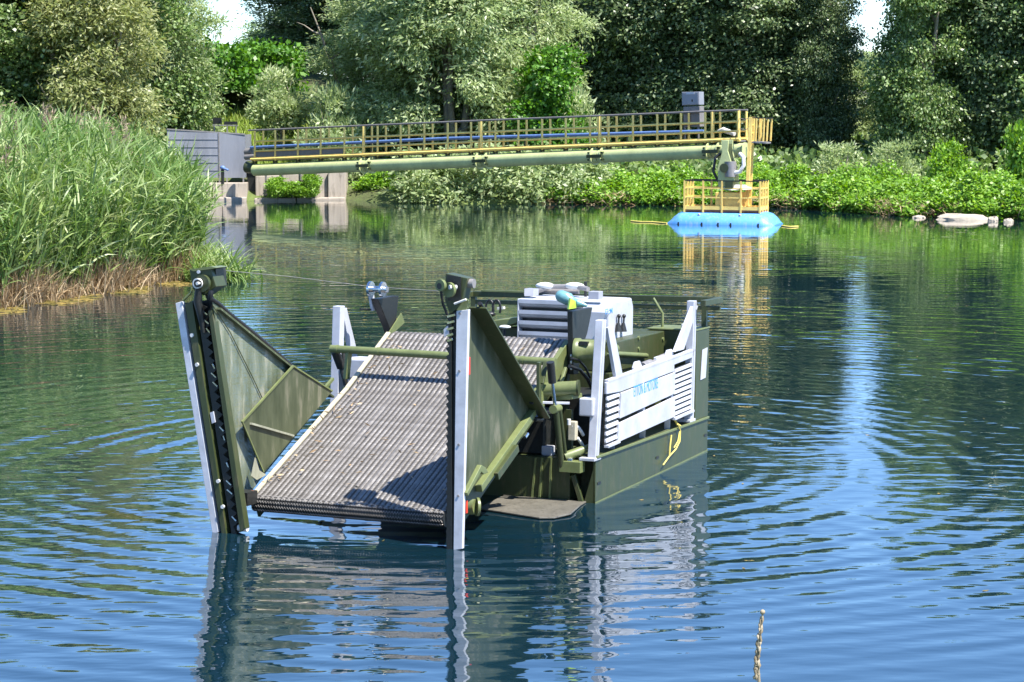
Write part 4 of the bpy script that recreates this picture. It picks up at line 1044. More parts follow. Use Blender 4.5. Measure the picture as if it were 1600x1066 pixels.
    px_plate([(838, 606), (887, 534), (893, 552), (878, 582), (858, 612), (846, 640)], 0, .012, u=BU1 + .07).build('belt_guard', M['olive_lt'], HV)
    # bits of cut weed left on the belt
belt()

# ---- cross bar and lifting gear
def crossbar():
    a, b = hv(517, 545, u=-3.02), hv(868, 566, u=-.36)
    o = MB().tube([a, b], .042, 14).build('cross_bar', M['olive_lt'], HV)
    for f in (.22, .03, .86, .985): MB().disc(a + (b - a) * f, b - a, .047, .03, 14).build('collar', M['olive_lt'], o)
    # left arm
    l = a + (b - a) * .085
    MB().bar(l, hv(541, 592, u=-2.84), .06, .05).build('lift_arm', M['olive_lt'], HV, .006)
    c = MB().tube([hv(524, 550, u=-2.98), hv(533, 574, u=-2.95)], .05, 10); c.tube([hv(533, 574, u=-2.95), hv(540, 602, u=-2.9)], .026, 8)
    c.tube([hv(536, 552, u=-2.96), hv(541, 606, u=-2.9)], .022, 8); c.build('hydraulic_cylinder', M['black'], HV)
    MB().box(hv(560, 575, u=-2.95) - np.array([.2, .0, .13]), hv(560, 575, u=-2.95) + np.array([.2, .3, .1])).build('valve_cover', M['white'], HV, .02)
    # right arm: flat struts, cylinder with chrome rod
    MB().bar(hv(842, 566, u=-.44), hv(842, 628, u=-.44), .035, .06, (0, 1, 0)).build('lift_arm', M['olive'], HV, .005)
    MB().bar(hv(853, 566, u=-.42), hv(846, 600, u=-.42), .05, .03, (0, 1, 0)).build('lift_arm', M['olive'], HV, .005)
    MB().bar(hv(884, 575, u=-.46), hv(868, 628, u=-.46), .03, .04, (0, 1, 0)).build('lift_arm', M['olive_lt'], HV, .005)
    c = MB().tube([hv(860, 566, u=-.34), hv(863, 598, u=-.34)], .042, 12)
    c.build('cylinder_head', M['black'], HV)
    MB().tube([hv(863, 598, u=-.34), hv(868, 640, u=-.34)], .019, 10).build('chrome_rod', M['chrome'], HV)
    c = MB().tube([hv(868, 638, u=-.34), hv(870, 655, u=-.34), hv(878, 732, u=-.34)], [.036, .033, .033], 12); c.tube([hv(875, 640, u=-.31), hv(883, 708, u=-.31)], .022, 8)
    c.build('cylinder_barrel', M['olive'], HV)
    MB().tube([hv(864, 640, u=-.34), hv(873, 638, u=-.34)], .045, 12).build('gland_nut', M['olive_lt'], HV)
    # bracket and pivot tube at the bow
    MB().box(np.array([-.36, -.14, .33]), np.array([-.12, .0, .45])).build('cylinder_bracket', M['olive_lt'], HV, .006)
    MB().tube([hv(882, 714, u=-.32), hv(904, 706, u=-.2), hv(921, 699, u=-.12)], [.05, .05, .035], 12).build('pivot_tube', M['olive_lt'], HV)
    MB().box(hv(892, 723, u=-.25) - np.array([.03, .04, .03]), hv(892, 723, u=-.25) + np.array([.03, .04, .05])).build('shackle', M['chrome'], HV, .01)
    # valve block with hoses
    v = MB().box(hv(887, 688, u=-.3), hv(887, 688, u=-.3) + np.array([.085, .08, .2])).build('valve_block', M['dusty'], HV, .008)
    for y0 in (666, 684):
        MB().tube([hv(893, y0, u=-.26), hv(903, y0 + 1, u=-.22), hv(908, y0 + 8, u=-.2), hv(911, y0 + 14, u=-.2)], .018, 8).build('elbow_pipe', M['cushion'], v)
    MB().tube([hv(889, 655, u=-.27), hv(889, 664, u=-.27)], .022, 8).build('elbow_pipe', M['cushion'], v)
    MB().bar(hv(890, 708, v=.2), hv(890, 640, v=.2), .06, .06).build('machine_post', M['olive'], HV)
    MB().box(np.array([-.66, .1, .455]), np.array([-.54, .2, .56])).build('lamp_housing', M['white'], HV, .01)
    q = hv(766, 712, v=-.25); MB().box(q - np.array([.07, .04, .035]), q + np.array([.07, .04, .05])).build('limit_switch', M['white'], HV, .012)
    # horizontal drum and plates beside the belt
    MB().tube([hv(848, 609, u=-.55), hv(903, 606, u=-.18)], .075, 16).build('drum', M['olive_lt'], HV)
    MB().tube([hv(902, 606, u=-.19), hv(905, 606, u=-.17)], .085, 16).build('drum_flange', M['olive'], HV)
    MB().bar(hv(870, 622, u=-.45), hv(902, 619, u=-.2), .2, .05).build('drum_cradle', M['olive_lt'], HV, .006)
    MB().bar(hv(848, 629, u=-.5), hv(890, 630, u=-.24), .05, .02).build('cradle_strip', M['white'], HV)
    MB().box(hv(904, 650, u=-.2), hv(904, 650, u=-.2) + np.array([.16, .2, .19])).build('electric_box', M['white'], HV, .015)
    # green slewing motor behind the black bracket
    a, b = hv(899, 548, u=-.42), hv(939, 548, u=-.14)
    m = MB().tube([a, a + (b - a) * .2, a + (b - a) * .22, b], [.135, .135, .12, .115], 20).build('drive_motor', M['olive_lt'], HV)
    q = a + (b - a) * .45; MB().bar(q + np.array([-.05, -.09, .085]), q + np.array([.05, -.09, .085]), .05, .04).build('motor_window', M['black'], m)
    MB().tube([hv(952, 545, u=-.1), hv(962, 545, u=-.08)], .05, 12).build('motor_hub', M['olive_lt'], m)
    # black blocks added to darken the void between belt and hull
    MB().box((-.9, .75, .475), (-.3, 1.49, 1.05)).build('void_block_aft', M['black'], HV, .02)
    MB().box((-2.62, .12, .456), (-.63, .749, .9)).build('void_block', M['black'], HV, .02)
    for pts, r in [([(890, 572), (906, 578), (918, 592), (927, 612)], .02), ([(830, 628), (842, 632), (850, 646), (846, 656), (836, 655)], .024), ([(893, 560), (905, 563), (915, 575), (922, 590)], .013)]:
        MB().tube([hv(x, y, u=-.32) for x, y in pts], r, 8).build('hydraulic_hose', M['rubber'], HV)
    q = hv(836, 648, u=-.36); MB().box(q - np.array([.03, .03, .06]), q + np.array([.02, .03, .06])).build('hose_clamp', M['blue_pipe'], HV, .008)
crossbar()

# ---- black tapered brackets with winch heads
def brackets():
    b = px_plate([(579, 467), (604, 462), (612, 462), (607, 512), (601, 522), (597, 510)], 0, .09, u=-2.86).build('winch_bracket', M['black'], HV, .006)
    c = hv(588, 452, u=-2.8)
    w = MB().tube([c - np.array([.1, 0, 0]), c + np.array([.14, 0, 0])], .035, 12); w.disc(c - np.array([.07, 0, 0]), (1, 0, 0), .085, .03, 16); w.disc(c + np.array([.08, 0, 0]), (1, 0, 0), .085, .03, 16)
    w.build('winch_drum', M['chrome'], b)
    px_plate([(575, 458), (580, 455), (584, 484), (579, 486)], 0, .03, u=-2.9).build('winch_plate', M['white'], b)
    MB().tube([hv(563, 483, u=-2.9), hv(580, 484, u=-2.9)], .012, 6).build('winch_lever', M['black'], b)
    b = px_plate([(886, 486), (918, 480), (910, 520), (899, 552), (896, 584), (888, 585)], 0, .06, u=-.5).build('winch_bracket', M['black'], HV, .006)
    k = MB()
    for y in (556, 566, 576): k.disc(hv(892.5, y, u=-.435), (1, 0, 0), .016, .012, 8)
    k.build('bolt', M['cushion'], b)
    a, d = hv(877, 463, u=-.62), hv(903, 474, u=-.4)
    w = MB().tube([a, a + (d - a) * .45, a + (d - a) * .5, d], [.066, .07, .05, .038], 16); w.ball(a, .066, 12, 8); w.build('winch_motor', M['teal'], b)
    MB().tube([hv(903, 474, u=-.4), hv(917, 478, u=-.3)], [.045, .015], 10).build('winch_cone', M['teal'], b)
    MB().prism([hv(889, 466, u=-.44), hv(897, 470, u=-.42), hv(898, 481, u=-.42), hv(886, 483, u=-.44)], (.03, -.03, 0)).build('tag', M['lime'], b)
    for a, d in (((566, 423 + 20), (560, 423 + 21)),): pass
    # winch rope across the machine
    MB().tube([hv(340, 422, u=-2.95), hv(450, 432, u=-2.9), hv(588, 449, u=-2.8)], .0028, 5).build('guide_wire', M['zinc'], HV)
    MB().tube([hv(595, 449, u=-2.8), hv(735, 458, v=3.)], .0028, 5).build('guide_wire', M['zinc'], HV)
brackets()

# ---- engine cowl with louvres
def engine():
    f = 1.9; x0, x1, w0, w1 = -1.72, -.66, .9, 1.985
    bk = 2.7
    o = MB().prism([(x0, bk, w0), (x1, bk, w0), (x1, bk, w1), (x0, bk, w1)], (0, .02, 0))
    o.prism([(x0, f, w0), (x0, f, w1), (x0, bk, w1), (x0, bk, w0)], (.02, 0, 0))
    o.prism([(x0 + .021, f + .03, w1 - .02), (x1 - .04, f + .03, w1 - .02), (x1 - .04, bk - .001, w1 - .02), (x0 + .021, bk - .001, w1 - .02)], (0, 0, .02))
    e = o.build('engine_cowl', M['white'], HV, .01)
    MB().box((x0 + .03, f + .1, w0), (x1 - .03, f + .14, w1 - .03)).build('radiator', M['black'], e)
    n = 5; ph = .122
    for i in range(n):
        w = w1 - .005 - i * ph
        pr = [(0, 0), (-.0, -.045), (.035, -.08), (.09, -.1), (.075, -.075), (.03, -.045), (.025, -.004)]
        MB().prism([(x0 + .022, f + a, w + b) for a, b in pr], (x1 - x0 - .3, 0, 0)).build('louvre', M['white'], e)
    # right hand housing with sloped front corner
    s = [(f - .02, w0), (f - .02, w1 - .12), (f + .06, w1), (bk - .06, w1 + .005), (bk, w1 - .1), (bk, w0)]
    MB().prism([(x1 - .26, v, w) for v, w in s], (.34, 0, 0)).build('side_housing', M['white'], e, .02)
    a = hv(945.5, 492, u=x1 + .083); b = hv(954, 481, u=x1 + .083)
    text('lettering', 'ETON', (x1 + .0835, a[1], a[2] + .005), .085, b[1] - a[1] + .06, M['blue_ink'], e)
    # on top of the cowl
    MB().box(hv(919, 473, v=2.2) - np.array([0, 0, 0]), hv(919, 473, v=2.2) + np.array([.13, .14, .13])).build('exhaust_box', M['grey_sheet'], e, .006)
    t = MB().tube([hv(820, 462, v=2.4), hv(860, 448, v=2.5), hv(900, 448, v=2.5), hv(919, 452, v=2.4)], .03, 8); t.tube([hv(840, 455, v=2.6), hv(905, 456, v=2.6)], .03, 8)
    t.build('exhaust_pipe', M['zinc'], e)
    for px in (852, 898): MB().ball(hv(px, 447, v=2.5), .08, 10, 6, (1.6, .8, .55)).build('air_filter', M['cushion'], e)
    MB().tube([hv(915, 470, v=2.6), hv(915, 440, v=2.6)], .02, 8).build('aerial', M['black'], e)
    MB().prism([hv(819, 463, v=2.0), hv(834, 463, v=2.0), hv(834, 452, v=2.1), hv(819, 451, v=2.1)], (.0, .15, .0)).build('warning_lamp', M['grey_sheet'], e, .004)
    # two black gear levers beside the cowl
    for px in (966, 974):
        l = MB().tube([hv(px, 512, u=-.55), hv(px + 1, 496, u=-.55)], .012, 6); l.ball(hv(px + 1, 494, u=-.55), .025, 8, 5); l.tube([hv(px, 518, u=-.55), hv(px, 505, u=-.55)], [.045, .02], 8)
        l.build('gear_lever', M['black'], HV)
    # driver's place left of the cowl
    c = MB().prism([hv(762, 502, v=2.), hv(808, 496, v=2.), hv(808, 505, v=2.), hv(785, 512, v=2.), hv(762, 511, v=2.)], (0, .5, 0)).build('control_desk', M['olive_lt'], HV, .01)
    MB().prism([hv(764, 513, v=2.1), hv(808, 513, v=2.1), hv(808, 545, v=2.1), hv(764, 545, v=2.1)], (0, .3, 0)).build('desk_base', M['olive'], HV)
    for x0_, x1_, y in ((756, 776, 512), (780, 798, 511)):
        A = hv(x0_, y, v=1.7); B = hv(x1_, y, v=1.7); MB().ball((A + B) / 2, .5 * np.linalg.norm(B - A), 14, 8, (1, .8, .3)).build('seat_cushion', M['cushion'], HV)
    MB().tube([hv(788, 512, v=1.7), hv(788, 524, v=1.7)], .02, 8).build('seat_post', M['black'], HV)
    g = MB()
    for px in (765, 776):
        g.tube([hv(px + 6 * math.cos(t), 482 - 13 * math.sin(t), v=2.1) for t in np.linspace(-.6, 3.6, 12)], .014, 6)
    g.build('grab_loop', M['rubber'], HV)
    MB().ball(hv(763, 491, v=2.), .06, 8, 6, (1.6, 1, .6)).build('arm_pad', M['rubber'], HV)
    MB().ball(hv(744, 486, v=2.), .045, 8, 6).build('joystick', M['cushion'], HV)
    MB().bar(hv(778, 482, v=2.2), hv(788, 481, v=2.2), .05, .03).build('desk_plate', M['cushion'], HV)
def text(name, s, loc, size, width, mat, parent):
    c = bpy.data.curves.new(name, 'FONT'); c.body = s; c.size = size; c.extrude = .001; c.materials.append(mat)
    o = bpy.data.objects.new(name, c); COL.objects.link(o); o.parent = parent
    o.location = loc; o.rotation_euler = (math.pi / 2, 0, math.pi / 2)
    w = sum({'I': .3, ' ': .28, '&': .7, 'M': .85, 'O': .74, 'N': .72, 'R': .66, 'T': .56, 'E': .58}.get(ch, .64) for ch in s) * size
    o.scale = (width / w, 1, 1)
    me = bpy.data.meshes.new_from_object(o.evaluated_get(bpy.context.evaluated_depsgraph_get()))
    q = bpy.data.objects.new(name, me); COL.objects.link(q); q.parent = parent
    q.location = o.location; q.rotation_euler = o.rotation_euler; q.scale = o.scale
    bpy.data.objects.remove(o)
    return q


engine()
# ---- rear frame
def rear_frame():
    L, Rr = hv(737, 459, v=3.85), hv(1126, 469, v=3.85)
    o = MB().bar(L, Rr, .07, .07); o.bar(L - np.array([0, 0, .1]), Rr - np.array([0, 0, .1]), .05, .05)
    o.bar(Rr + np.array([.0, .0, 0]), Rr + np.array([-.02, -.62, 0]), .07, .07); o.bar(L, L + np.array([.02, -.62, 0]), .07, .07)
    f = o.build('rear_frame', M['olive'], HV, .006)
    for a in (L + np.array([.03, 0, 0]), Rr - np.array([.2, 0, 0])):
        MB().bar((a[0], a[1], .47), a - np.array([0, 0, .04]), .06, .06).build('frame_post', M['olive'], f)
    MB().bar(L + np.array([.15, -.03, .045]), L + np.array([1.0, -.03, .05]), .04, .02).build('frame_cap', M['olive_lt'], f)
rear_frame()

# ---- white side frame
def side_frame():
    f = thing_part('side_frame')
    W = M['white']
    for (pb, pt, wd) in (((929, 716), (941, 500), .1), ((1078, 656), (1083, 470), .09)):
        b = hv(*pb, u=-.03); t = hv(*pt, u=-.03)
        m = MB().prism([b + (-.06, -.055, 0), b + (.03, -.055, 0), b + (.03, .055, 0), b + (-.06, .055, 0)], t - b)
        m.build('post', W, f, .006)
        MB().bar(b + (.032, -.02, .02), t + (.032, -.02, -.02), .014, .012, (1, 0, 0)).build('post_ridge', W, f)
        MB().box(b + (-.13, -.12, -.02), b + (.045, .08, .012)).build('base_plate', W, f, .005)
    # diagonal braces
    px_plate([(944, 512), (953, 510), (968, 586), (958, 592)], 0, .04, u=-.05).build('brace', W, f, .004)
    px_plate([(1079, 476), (1086, 478), (1064, 546), (1050, 550)], 0, .04, u=-.05).build('brace', W, f, .004)
    # upper rail with angled lip, panels
    px_plate([(944, 598), (1080, 548), (1080, 558), (1050, 570), (1050, 580), (966, 612), (944, 616)], 0, .03, u=-.03).build('top_rail', W, f, .005)
    px_plate([(944, 593.5), (1081, 544), (1081, 549), (944, 599)], 0, .05, u=-.05).build('rail_lip', W, f, .005)
    pn = px_plate([(967, 614), (1051, 582), (1051, 615), (965, 654)], 0, .03, u=-.02).build('panel', W, f, .004)
    px_plate([(963, 662), (1051, 620), (1051, 651), (962, 691)], 0, .03, u=-.02).build('panel', W, f, .004)
    # white feet
    for px, py in ((955, 694), (1003, 677), (1042, 662), (1075, 648)):
        a = hv(px, py + 10, u=-.1); b = hv(px + 1, py - 18, u=-.06)
        MB().bar((a[0], a[1], .485), b, .07, .07).build('foot', W, f, .005)
    for px, py in ((1002, 640), (1046, 617)): MB().bar(hv(px, py + 12, u=-.05), hv(px, py - 14, u=-.05), .07, .05).build('panel_bracket', W, f)
    # ribbed steps at both ends
    for (tl, tr, bl, br_, n) in (((947, 608), (966, 601), (944, 696), (963, 688), 8), ((1051.5, 577), (1082, 565), (1049, 653), (1079, 640), 9)):
        TL, TR, BL, BR = (hv(*q, u=-.025) for q in (tl, tr, bl, br_))
        MB().prism([TL, TR, BR, BL], (-.02, 0, 0)).build('step_gap_shade', M['black'], f)  # black sheet stands for the shade in the openings behind the ribs
        for i in range(n):
            fr = (i + .12) / n; fe = (i + .55) / n
            a = TL + (BL - TL) * fr; b = TR + (BR - TR) * fr; c = TR + (BR - TR) * fe; d = TL + (BL - TL) * fe
            o = np.array([.012, 0, 0]); o2 = np.array([.026, 0, -.006])
            mb = MB().add([a, b, c, d, a + o, b + o, c + o2, d + o2], [(4, 5, 6, 7), (0, 4, 7, 3), (1, 2, 6, 5), (0, 1, 5, 4), (3, 7, 6, 2)])
            mb.build('step_rib', W, f)
        MB().prism([BL, BR, BR + (0, 0, -.025), BL + (0, 0, -.025)], (.05, 0, 0)).build('step_edge', W, f)
    # lugs and shaft on the rail
    for px, py in ((997, 583), (1047, 564)):
        q = hv(px, py, u=-.05)
        MB().prism([q + (0, -.13, -.08), q + (0, .13, -.08), q + (0, .13, .07), q + (0, .07, .13), q + (0, -.07, .13), q + (0, -.13, .07)], (-.03, 0, 0)).build('lug', W, f, .008)
        MB().disc(q + (.002, 0, .03), (1, 0, 0), .03, .012, 10).build('lug_bolt', M['zinc'], f)
        MB().prism([q + (.055, -.01, -.21), q + (.055, .03, -.1), q + (.055, .05, -.1), q + (.055, .015, -.21)], (-.055, 0, 0)).build('rib_web', W, f)
    q0, q1 = hv(1003, 574, u=-.1), hv(1040, 560, u=-.1)
    s = MB().tube([q0, q0 + (q1 - q0) * .35, q0 + (q1 - q0) * .36, q0 + (q1 - q0) * .66, q0 + (q1 - q0) * .67, q1], [.055, .055, .035, .035, .06, .06], 14); s.build('shaft', M['zinc'], f)
    q = hv(1027, 566, u=-.08); MB().box(q - np.array([.03, .05, .1]), q + np.array([.01, .06, .06])).build('shaft_stop', W, f, .008)
    # blue lettering on the upper panel
    a = hv(990, 621, u=.0115); b = hv(1028, 596, u=.0115)
    t = text('lettering', 'ETTON & MOTORE', (.0112, a[1], hv(991, 620, u=.0112)[2]), .17, b[1] - a[1], M['blue_ink'], f)
    t.rotation_euler = (math.pi / 2 + math.radians(0), -math.radians(1.5), math.pi / 2)
def thing_part(name):
    # plain carrier of the frame: its own small tie rod, the rest hangs below it
    return MB().bar(hv(944, 640, u=-.08), hv(1078, 590, u=-.08), .03, .03).build(name, M['white'], HV)

side_frame()
def left_frame():
    f = MB().bar((U0 + .05, .4, .56), (U0 + .05, 2.6, .56), .03, .03).build('side_frame', M['white'], HV)
    b = hv(523, 618, u=U0); t = hv(527, 478, u=U0); b = t + (b - t) * ((t[2] - .48) / (t[2] - b[2]))
    MB().prism([b + (-.03, -.055, 0), b + (.07, -.055, 0), b + (.07, .055, 0), b + (-.03, .055, 0)], t - b).build('post', M['white'], f, .006)
    px_plate([(530, 482), (537, 481), (552, 543), (560, 600), (553, 604), (541, 540)], 0, .04, u=U0 + .02).build('brace', M['white'], f, .004)
    MB().box((U0 - .02, .5, 1.02), (U0 + .03, 2.6, 1.3)).build('top_rail', M['white'], f, .005)
left_frame()

# ---- cutter bars and wings
def cutters():
    # right bar, seen nearly edge on
    v0 = -2.74
    w = px_plate([(713, 486), (731.5, 484), (722, 858), (708.5, 860)], 0, .05, v=v0)
    c = w.build('cutter_guard', M['guard'], HV, .004)
    k = MB()
    for y in (490, 580, 695, 775): k.disc(hv(718.5 - (y - 490) * .009, y, v=v0 - .002), (0, 1, 0), .012, .01, 8)
    k.build('bolt', M['zinc'], c)
    px_plate([(702, 488), (713, 487), (708, 860), (697, 862)], 0, .09, v=v0 + .03).build('cutter_channel', M['black'], HV, .004)
    # saw edged knife
    pts = [(705, 490)]; y = 492.
    while y < 850: pts += [(696.5, y + 3), (702.5 - (y - 490) * .012, y + 12)]; y += 12.4
    pts += [(698, 862), (706, 862)]
    px_plate(pts, 0, .012, v=v0 + .0).build('knife', M['black'], HV)
    for i, y in enumerate((493, 503, 513, 523, 531)): MB().bar(hv(699, y + 2, v=v0 - .02), hv(711 - i, y - 1, v=v0 - .02), .02, .012, (0, 1, 0)).build('knife_finger', M['chrome'], HV)
    px_plate([(693, 515), (699, 509), (701, 522), (694, 527)], 0, .03, v=v0 - .02).build('knife_holder', M['white'], HV)
    # head of the right bar
    hd = px_plate([(696, 427), (730, 435), (720, 478), (703, 492), (695, 470)], 0, .16, v=v0 + .02).build('cutter_head', M['olive'], HV, .006)
    px_plate([(698, 429), (720, 433), (720, 470), (700, 470)], 0, .012, v=v0 + .004).build('head_plate', M['black'], hd)
    for (x, y, r, mat) in ((702, 453, .07, 'olive_lt'), (689, 446, .055, 'olive_lt'), (688, 447, .03, 'black')):
        q = hv(x, y, v=v0 - .06 - (.05 if r < .06 else 0)); MB().disc(q, (.25, 1, 0), r, .035, 18).build('crank_disc', M[mat], hd)
    MB().tube([hv(702, 449, v=v0 - .09), hv(713, 449, v=v0 - .03)], .022, 10).build('crank_pin', M['cushion'], hd)
    MB().tube([hv(689, 455, v=v0 - .1), hv(692, 475, v=v0 - .06), hv(699, 492, v=v0 - .02)], .014, 6).build('connecting_rod', M['black'], hd)
    q = hv(735, 443, v=v0 + .1); MB().tube([q - (.06, 0, 0), q + (.04, 0, 0)], .045, 12).build('hydraulic_motor', M['zinc'], hd)
    px_plate([(713, 485), (727, 466), (732, 470), (728, 486)], 0, .02, v=v0 + .02).build('head_gusset', M['olive_lt'], HV)
    MB().tube([hv(710, 475, v=v0 - .02), hv(728, 468, v=v0 - .02)], .012, 6).build('tension_rod', M['cushion'], hd)
    # right wing: plate, top flange, lower rail
    u = -.4
    wp = px_plate([(724, 488), (738, 486), (833, 648), (744, 772), (720, 778)], 0, .006, u=u).build('wing_plate', M['screen_olive'], HV)
    a, b = hv(733, 480, u=u), hv(834, 652, u=u)
    MB().bar(a + (.09, 0, 0), b + (.09, 0, 0), .18, .02, (0, .75, 1)).build('wing_flange', M['olive'], HV, .004)
    MB().tube([a + (.11, 0, .04), a + (b - a) * .33 + (.11, 0, .035), a + (b - a) * .67 + (.11, 0, .045), b + (.11, 0, .03)], .022, 8).build('hydraulic_hose', M['rubber'], HV)
    k = MB()
    for f_ in (.13, .36, .78): q = a + (b - a) * f_; k.bar(q + (.04, -.03, .035), q + (.04, .03, .035), .07, .05)
    k.build('hose_clamp', M['zinc'], HV)
    a, b = hv(833, 644, u=-.36), hv(748, 764, u=-.36)
    MB().bar(a, b, .07, .075, (0, -.4, 1)).build('wing_rail', M['olive_lt'], HV, .006)
    a, b = hv(808, 700, u=-.3), hv(776, 745, u=-.3)
    MB().bar(a, b, .04, .08, (0, -.4, 1)).build('wing_rail', M['olive'], HV, .006)
    MB().tube([hv(824, 678, u=-.3), hv(820, 684, u=-.3)], .02, 8).build('rail_bolt', M['chrome'], HV)
    l = px_plate([(722, 770), (745, 726), (752, 730), (756, 738), (749, 741), (745, 737), (724, 775)], 0, .05, u=-.3).build('hook_arm', M['olive_lt'], HV, .006)
    MB().tube([hv(724, 792, u=-.5), hv(744, 792, u=-.36)], .075, 16).build('roller_end', M['olive_lt'], HV)
    MB().tube([hv(744, 792, u=-.36), hv(748, 792, u=-.34)], .09, 16).build('roller_flange', M['olive_lt'], HV)
    MB().box(hv(728, 790, u=-.42) - np.array([.0, .04, .07]), hv(728, 790, u=-.42) + np.array([.02, .0, .05])).build('reflector', M['red'], HV)
    q = hv(731, 572, u=-.33); MB().box(q - np.array([.03, .02, .085]), q + np.array([.02, .02, .085])).build('reflector', M['red'], HV, .006)
    # left bar, turned towards the camera
    v1 = -2.92
    px_plate([(274, 474), (284, 471), (341, 832), (332, 836)], 0, .05, v=v1).build('cutter_guard', M['guard'], HV, .004)
    px_plate([(284.5, 474), (330, 468), (382, 830), (342, 838)], 0, .02, v=v1 + .09).build('cutter_channel', M['black'], HV)
    px_plate([(289, 476), (300, 470), (354, 838), (347, 840)], 0, .09, v=v1 - .005).build('cutter_flange', M['olive'], HV, .003)
    px_plate([(325, 486), (331, 484), (383, 826), (375, 832)], 0, .09, v=v1 - .01).build('cutter_flange', M['olive'], HV, .003)
    pts = [(306, 470)]; y = 480.
    while y < 820:
        f_ = (y - 470) / 360; x = 317 + f_ * 52
        pts += [(x + 5, y), (x - 2, y + 7)]; y += 14
    pts += [(370, 836), (362, 837)]
    px_plate(pts, 0, .012, v=v1 + .02).build('knife', M['black'], HV)
    k = MB(); y = 485
    rr = random.Random(4)
    while y < 820:
        f_ = (y - 470) / 360; x = 319 + f_ * 50
        if rr.random() < .65: MB().bar(hv(x + rr.uniform(-6, 3), y, v=v1 - .0), hv(x + 3, y + 7, v=v1 - .0), .012, .01, (0, 1, 0)).build('knife_finger', M['chrome'], HV)
        y += 14
    k = MB()
    for x, y in ((300, 524), (308, 570), (341, 752), (348, 792)): k.disc(hv(x, y, v=v1 - .012), (0, 1, 0), .02, .02, 8)
    k.build('bolt', M['cushion'], HV)
    px_plate([(328, 645), (333, 643), (336, 660), (331, 662)], 0, .02, v=v1 - .0).build('knife_holder', M['white'], HV)
    q = hv(380, 825, v=v1 + .05); MB().tube([q - (.05, 0, 0), q + (.05, 0, 0)], .035, 10).build('foot_roller', M['cushion'], HV)
    # head of the left bar
    hd = px_plate([(296, 421), (328, 417), (338, 448), (318, 462), (301, 452)], 0, .2, v=v1 + .0).build('cutter_head', M['olive'], HV, .006)
    px_plate([(328, 417.5), (337, 420), (339, 449), (331, 446)], 0, .19, v=v1 + .06).build('head_cheek', M['black'], hd)
    px_plate([(295, 421), (328, 416.5), (338, 418.5), (330, 420.5), (302, 424)], 0, .22, v=v1 - .02).build('head_cap', M['olive_lt'], hd)
    for (x, y, r, dv, mat) in ((317, 443, .085, .03, 'olive'), (309, 443, .05, .07, 'cushion'), (309, 443, .036, .1, 'black'), (309.5, 443, .016, .125, 'cushion')):
        MB().disc(hv(x, y, v=v1 - dv), (.1, 1, 0), r, .035, 18).build('crank_disc', M[mat], hd)
    MB().disc(hv(311, 425, v=v1 - .01), (0, 1, 0), .018, .03, 8).build('bolt', M['white'], hd)
    MB().tube([hv(310, 448, v=v1 - .05), hv(309, 470, v=v1 - .03), hv(318, 520, v=v1)], [.03, .045, .02], 8).build('connecting_rod', M['black'], hd)
    MB().tube([hv(286, 470, v=v1), hv(299, 457, v=v1), hv(300, 449, v=v1)], .012, 6).build('tension_rod', M['olive_lt'], hd)
    h = MB()
    for x0, x1 in ((322, 327), (327, 331), (331, 334)):
        h.tube([hv(x0, 448, v=v1 + .08), hv(x0 - 1, 458, v=v1 + .08), hv(x1, 472, v=v1 + .1), hv(x1 + 2, 490, v=v1 + .12)], .013, 6)
    h.build('hydraulic_hose', M['rubber'], hd)
    ul = -2.88
    MB().tube([hv(330, 455, u=ul), hv(328, 466, u=ul), hv(340, 474, u=ul), hv(356, 489, u=ul), hv(400, 524, u=ul), hv(455, 572, u=ul), hv(470, 586, u=ul)], .026, 8).build('hydraulic_hose', M['rubber'], HV)
    # left wing: perforated screen in a frame, lower screened panel
    s = px_plate([(331, 470), (342, 474), (458, 571), (516, 614), (412, 742), (392, 768), (378, 772)], 0, .006, u=ul).build('wing_screen', M['screen'], HV)
    fr = MB()
    P = [hv(x, y, u=ul + .006) for x, y in ((338, 474), (458, 572), (516, 613))]
    for a, b in zip(P, P[1:]): fr.bar(a - (0, 0, .05), b - (0, 0, .05), .02, .1, (1, 0, 0))
    fr.build('screen_edge', M['olive_wet'], s)
    MB().tube([hv(333, 478, u=ul + .02), hv(360, 520, u=ul + .02), hv(395, 590, u=ul + .02), hv(425, 655, u=ul + .02)], .005, 5).build('screen_wire', M['olive'], s)
    k = MB()
    for x in (355, 372, 385, 425): k.bar(hv(x, 500 + (x - 340) * .8 + 8, u=ul - .02), hv(x + 12, 690, u=ul - .02), .02, .02)
    k.build('screen_stay', M['olive_lt'], s)
    ul2 = -2.8
    s2 = px_plate([(458, 572), (519, 611), (452, 690), (412, 738), (406, 728), (378, 660)], 0, .006, u=ul2).build('wing_panel', M['screen_olive'], HV)
    e = MB(); e.bar(hv(378, 660, u=ul2 + .012), hv(458, 572, u=ul2 + .012), .02, .02); e.bar(hv(458, 572, u=ul2 + .012), hv(519, 611, u=ul2 + .012), .016, .016); e.bar(hv(379, 660, u=ul2 + .012), hv(412, 738, u=ul2 + .012), .014, .014)
    e.build('panel_edge', M['olive_lt'], s2)
    MB().bar(hv(392, 662, u=ul2 + .02), hv(458, 681, u=ul2 + .02), .02, .03, (1, 0, 0)).build('cross_strip', M['pale_sheet'], s2)
    px_plate([(398, 715), (404, 735), (415, 742), (400, 750), (392, 744)], 0, .01, u=ul2 + .03).build('torn_sheet', M['pale_sheet'], s2)
    MB().bar(hv(502, 613, u=-2.95), hv(520, 592, u=-2.95), .03, .03).build('wing_stay', M['olive_lt'], HV)
    q = hv(378, 778, u=-2.75); MB().box(q - np.array([.09, .1, .06]), q + np.array([.12, .1, .07])).build('bearing_block', M['black'], HV)
    MB().bar(hv(384, 779, u=-2.7), hv(396, 768, u=-2.66), .05, .03).build('bearing_strap', M['rust'], HV)
cutters()

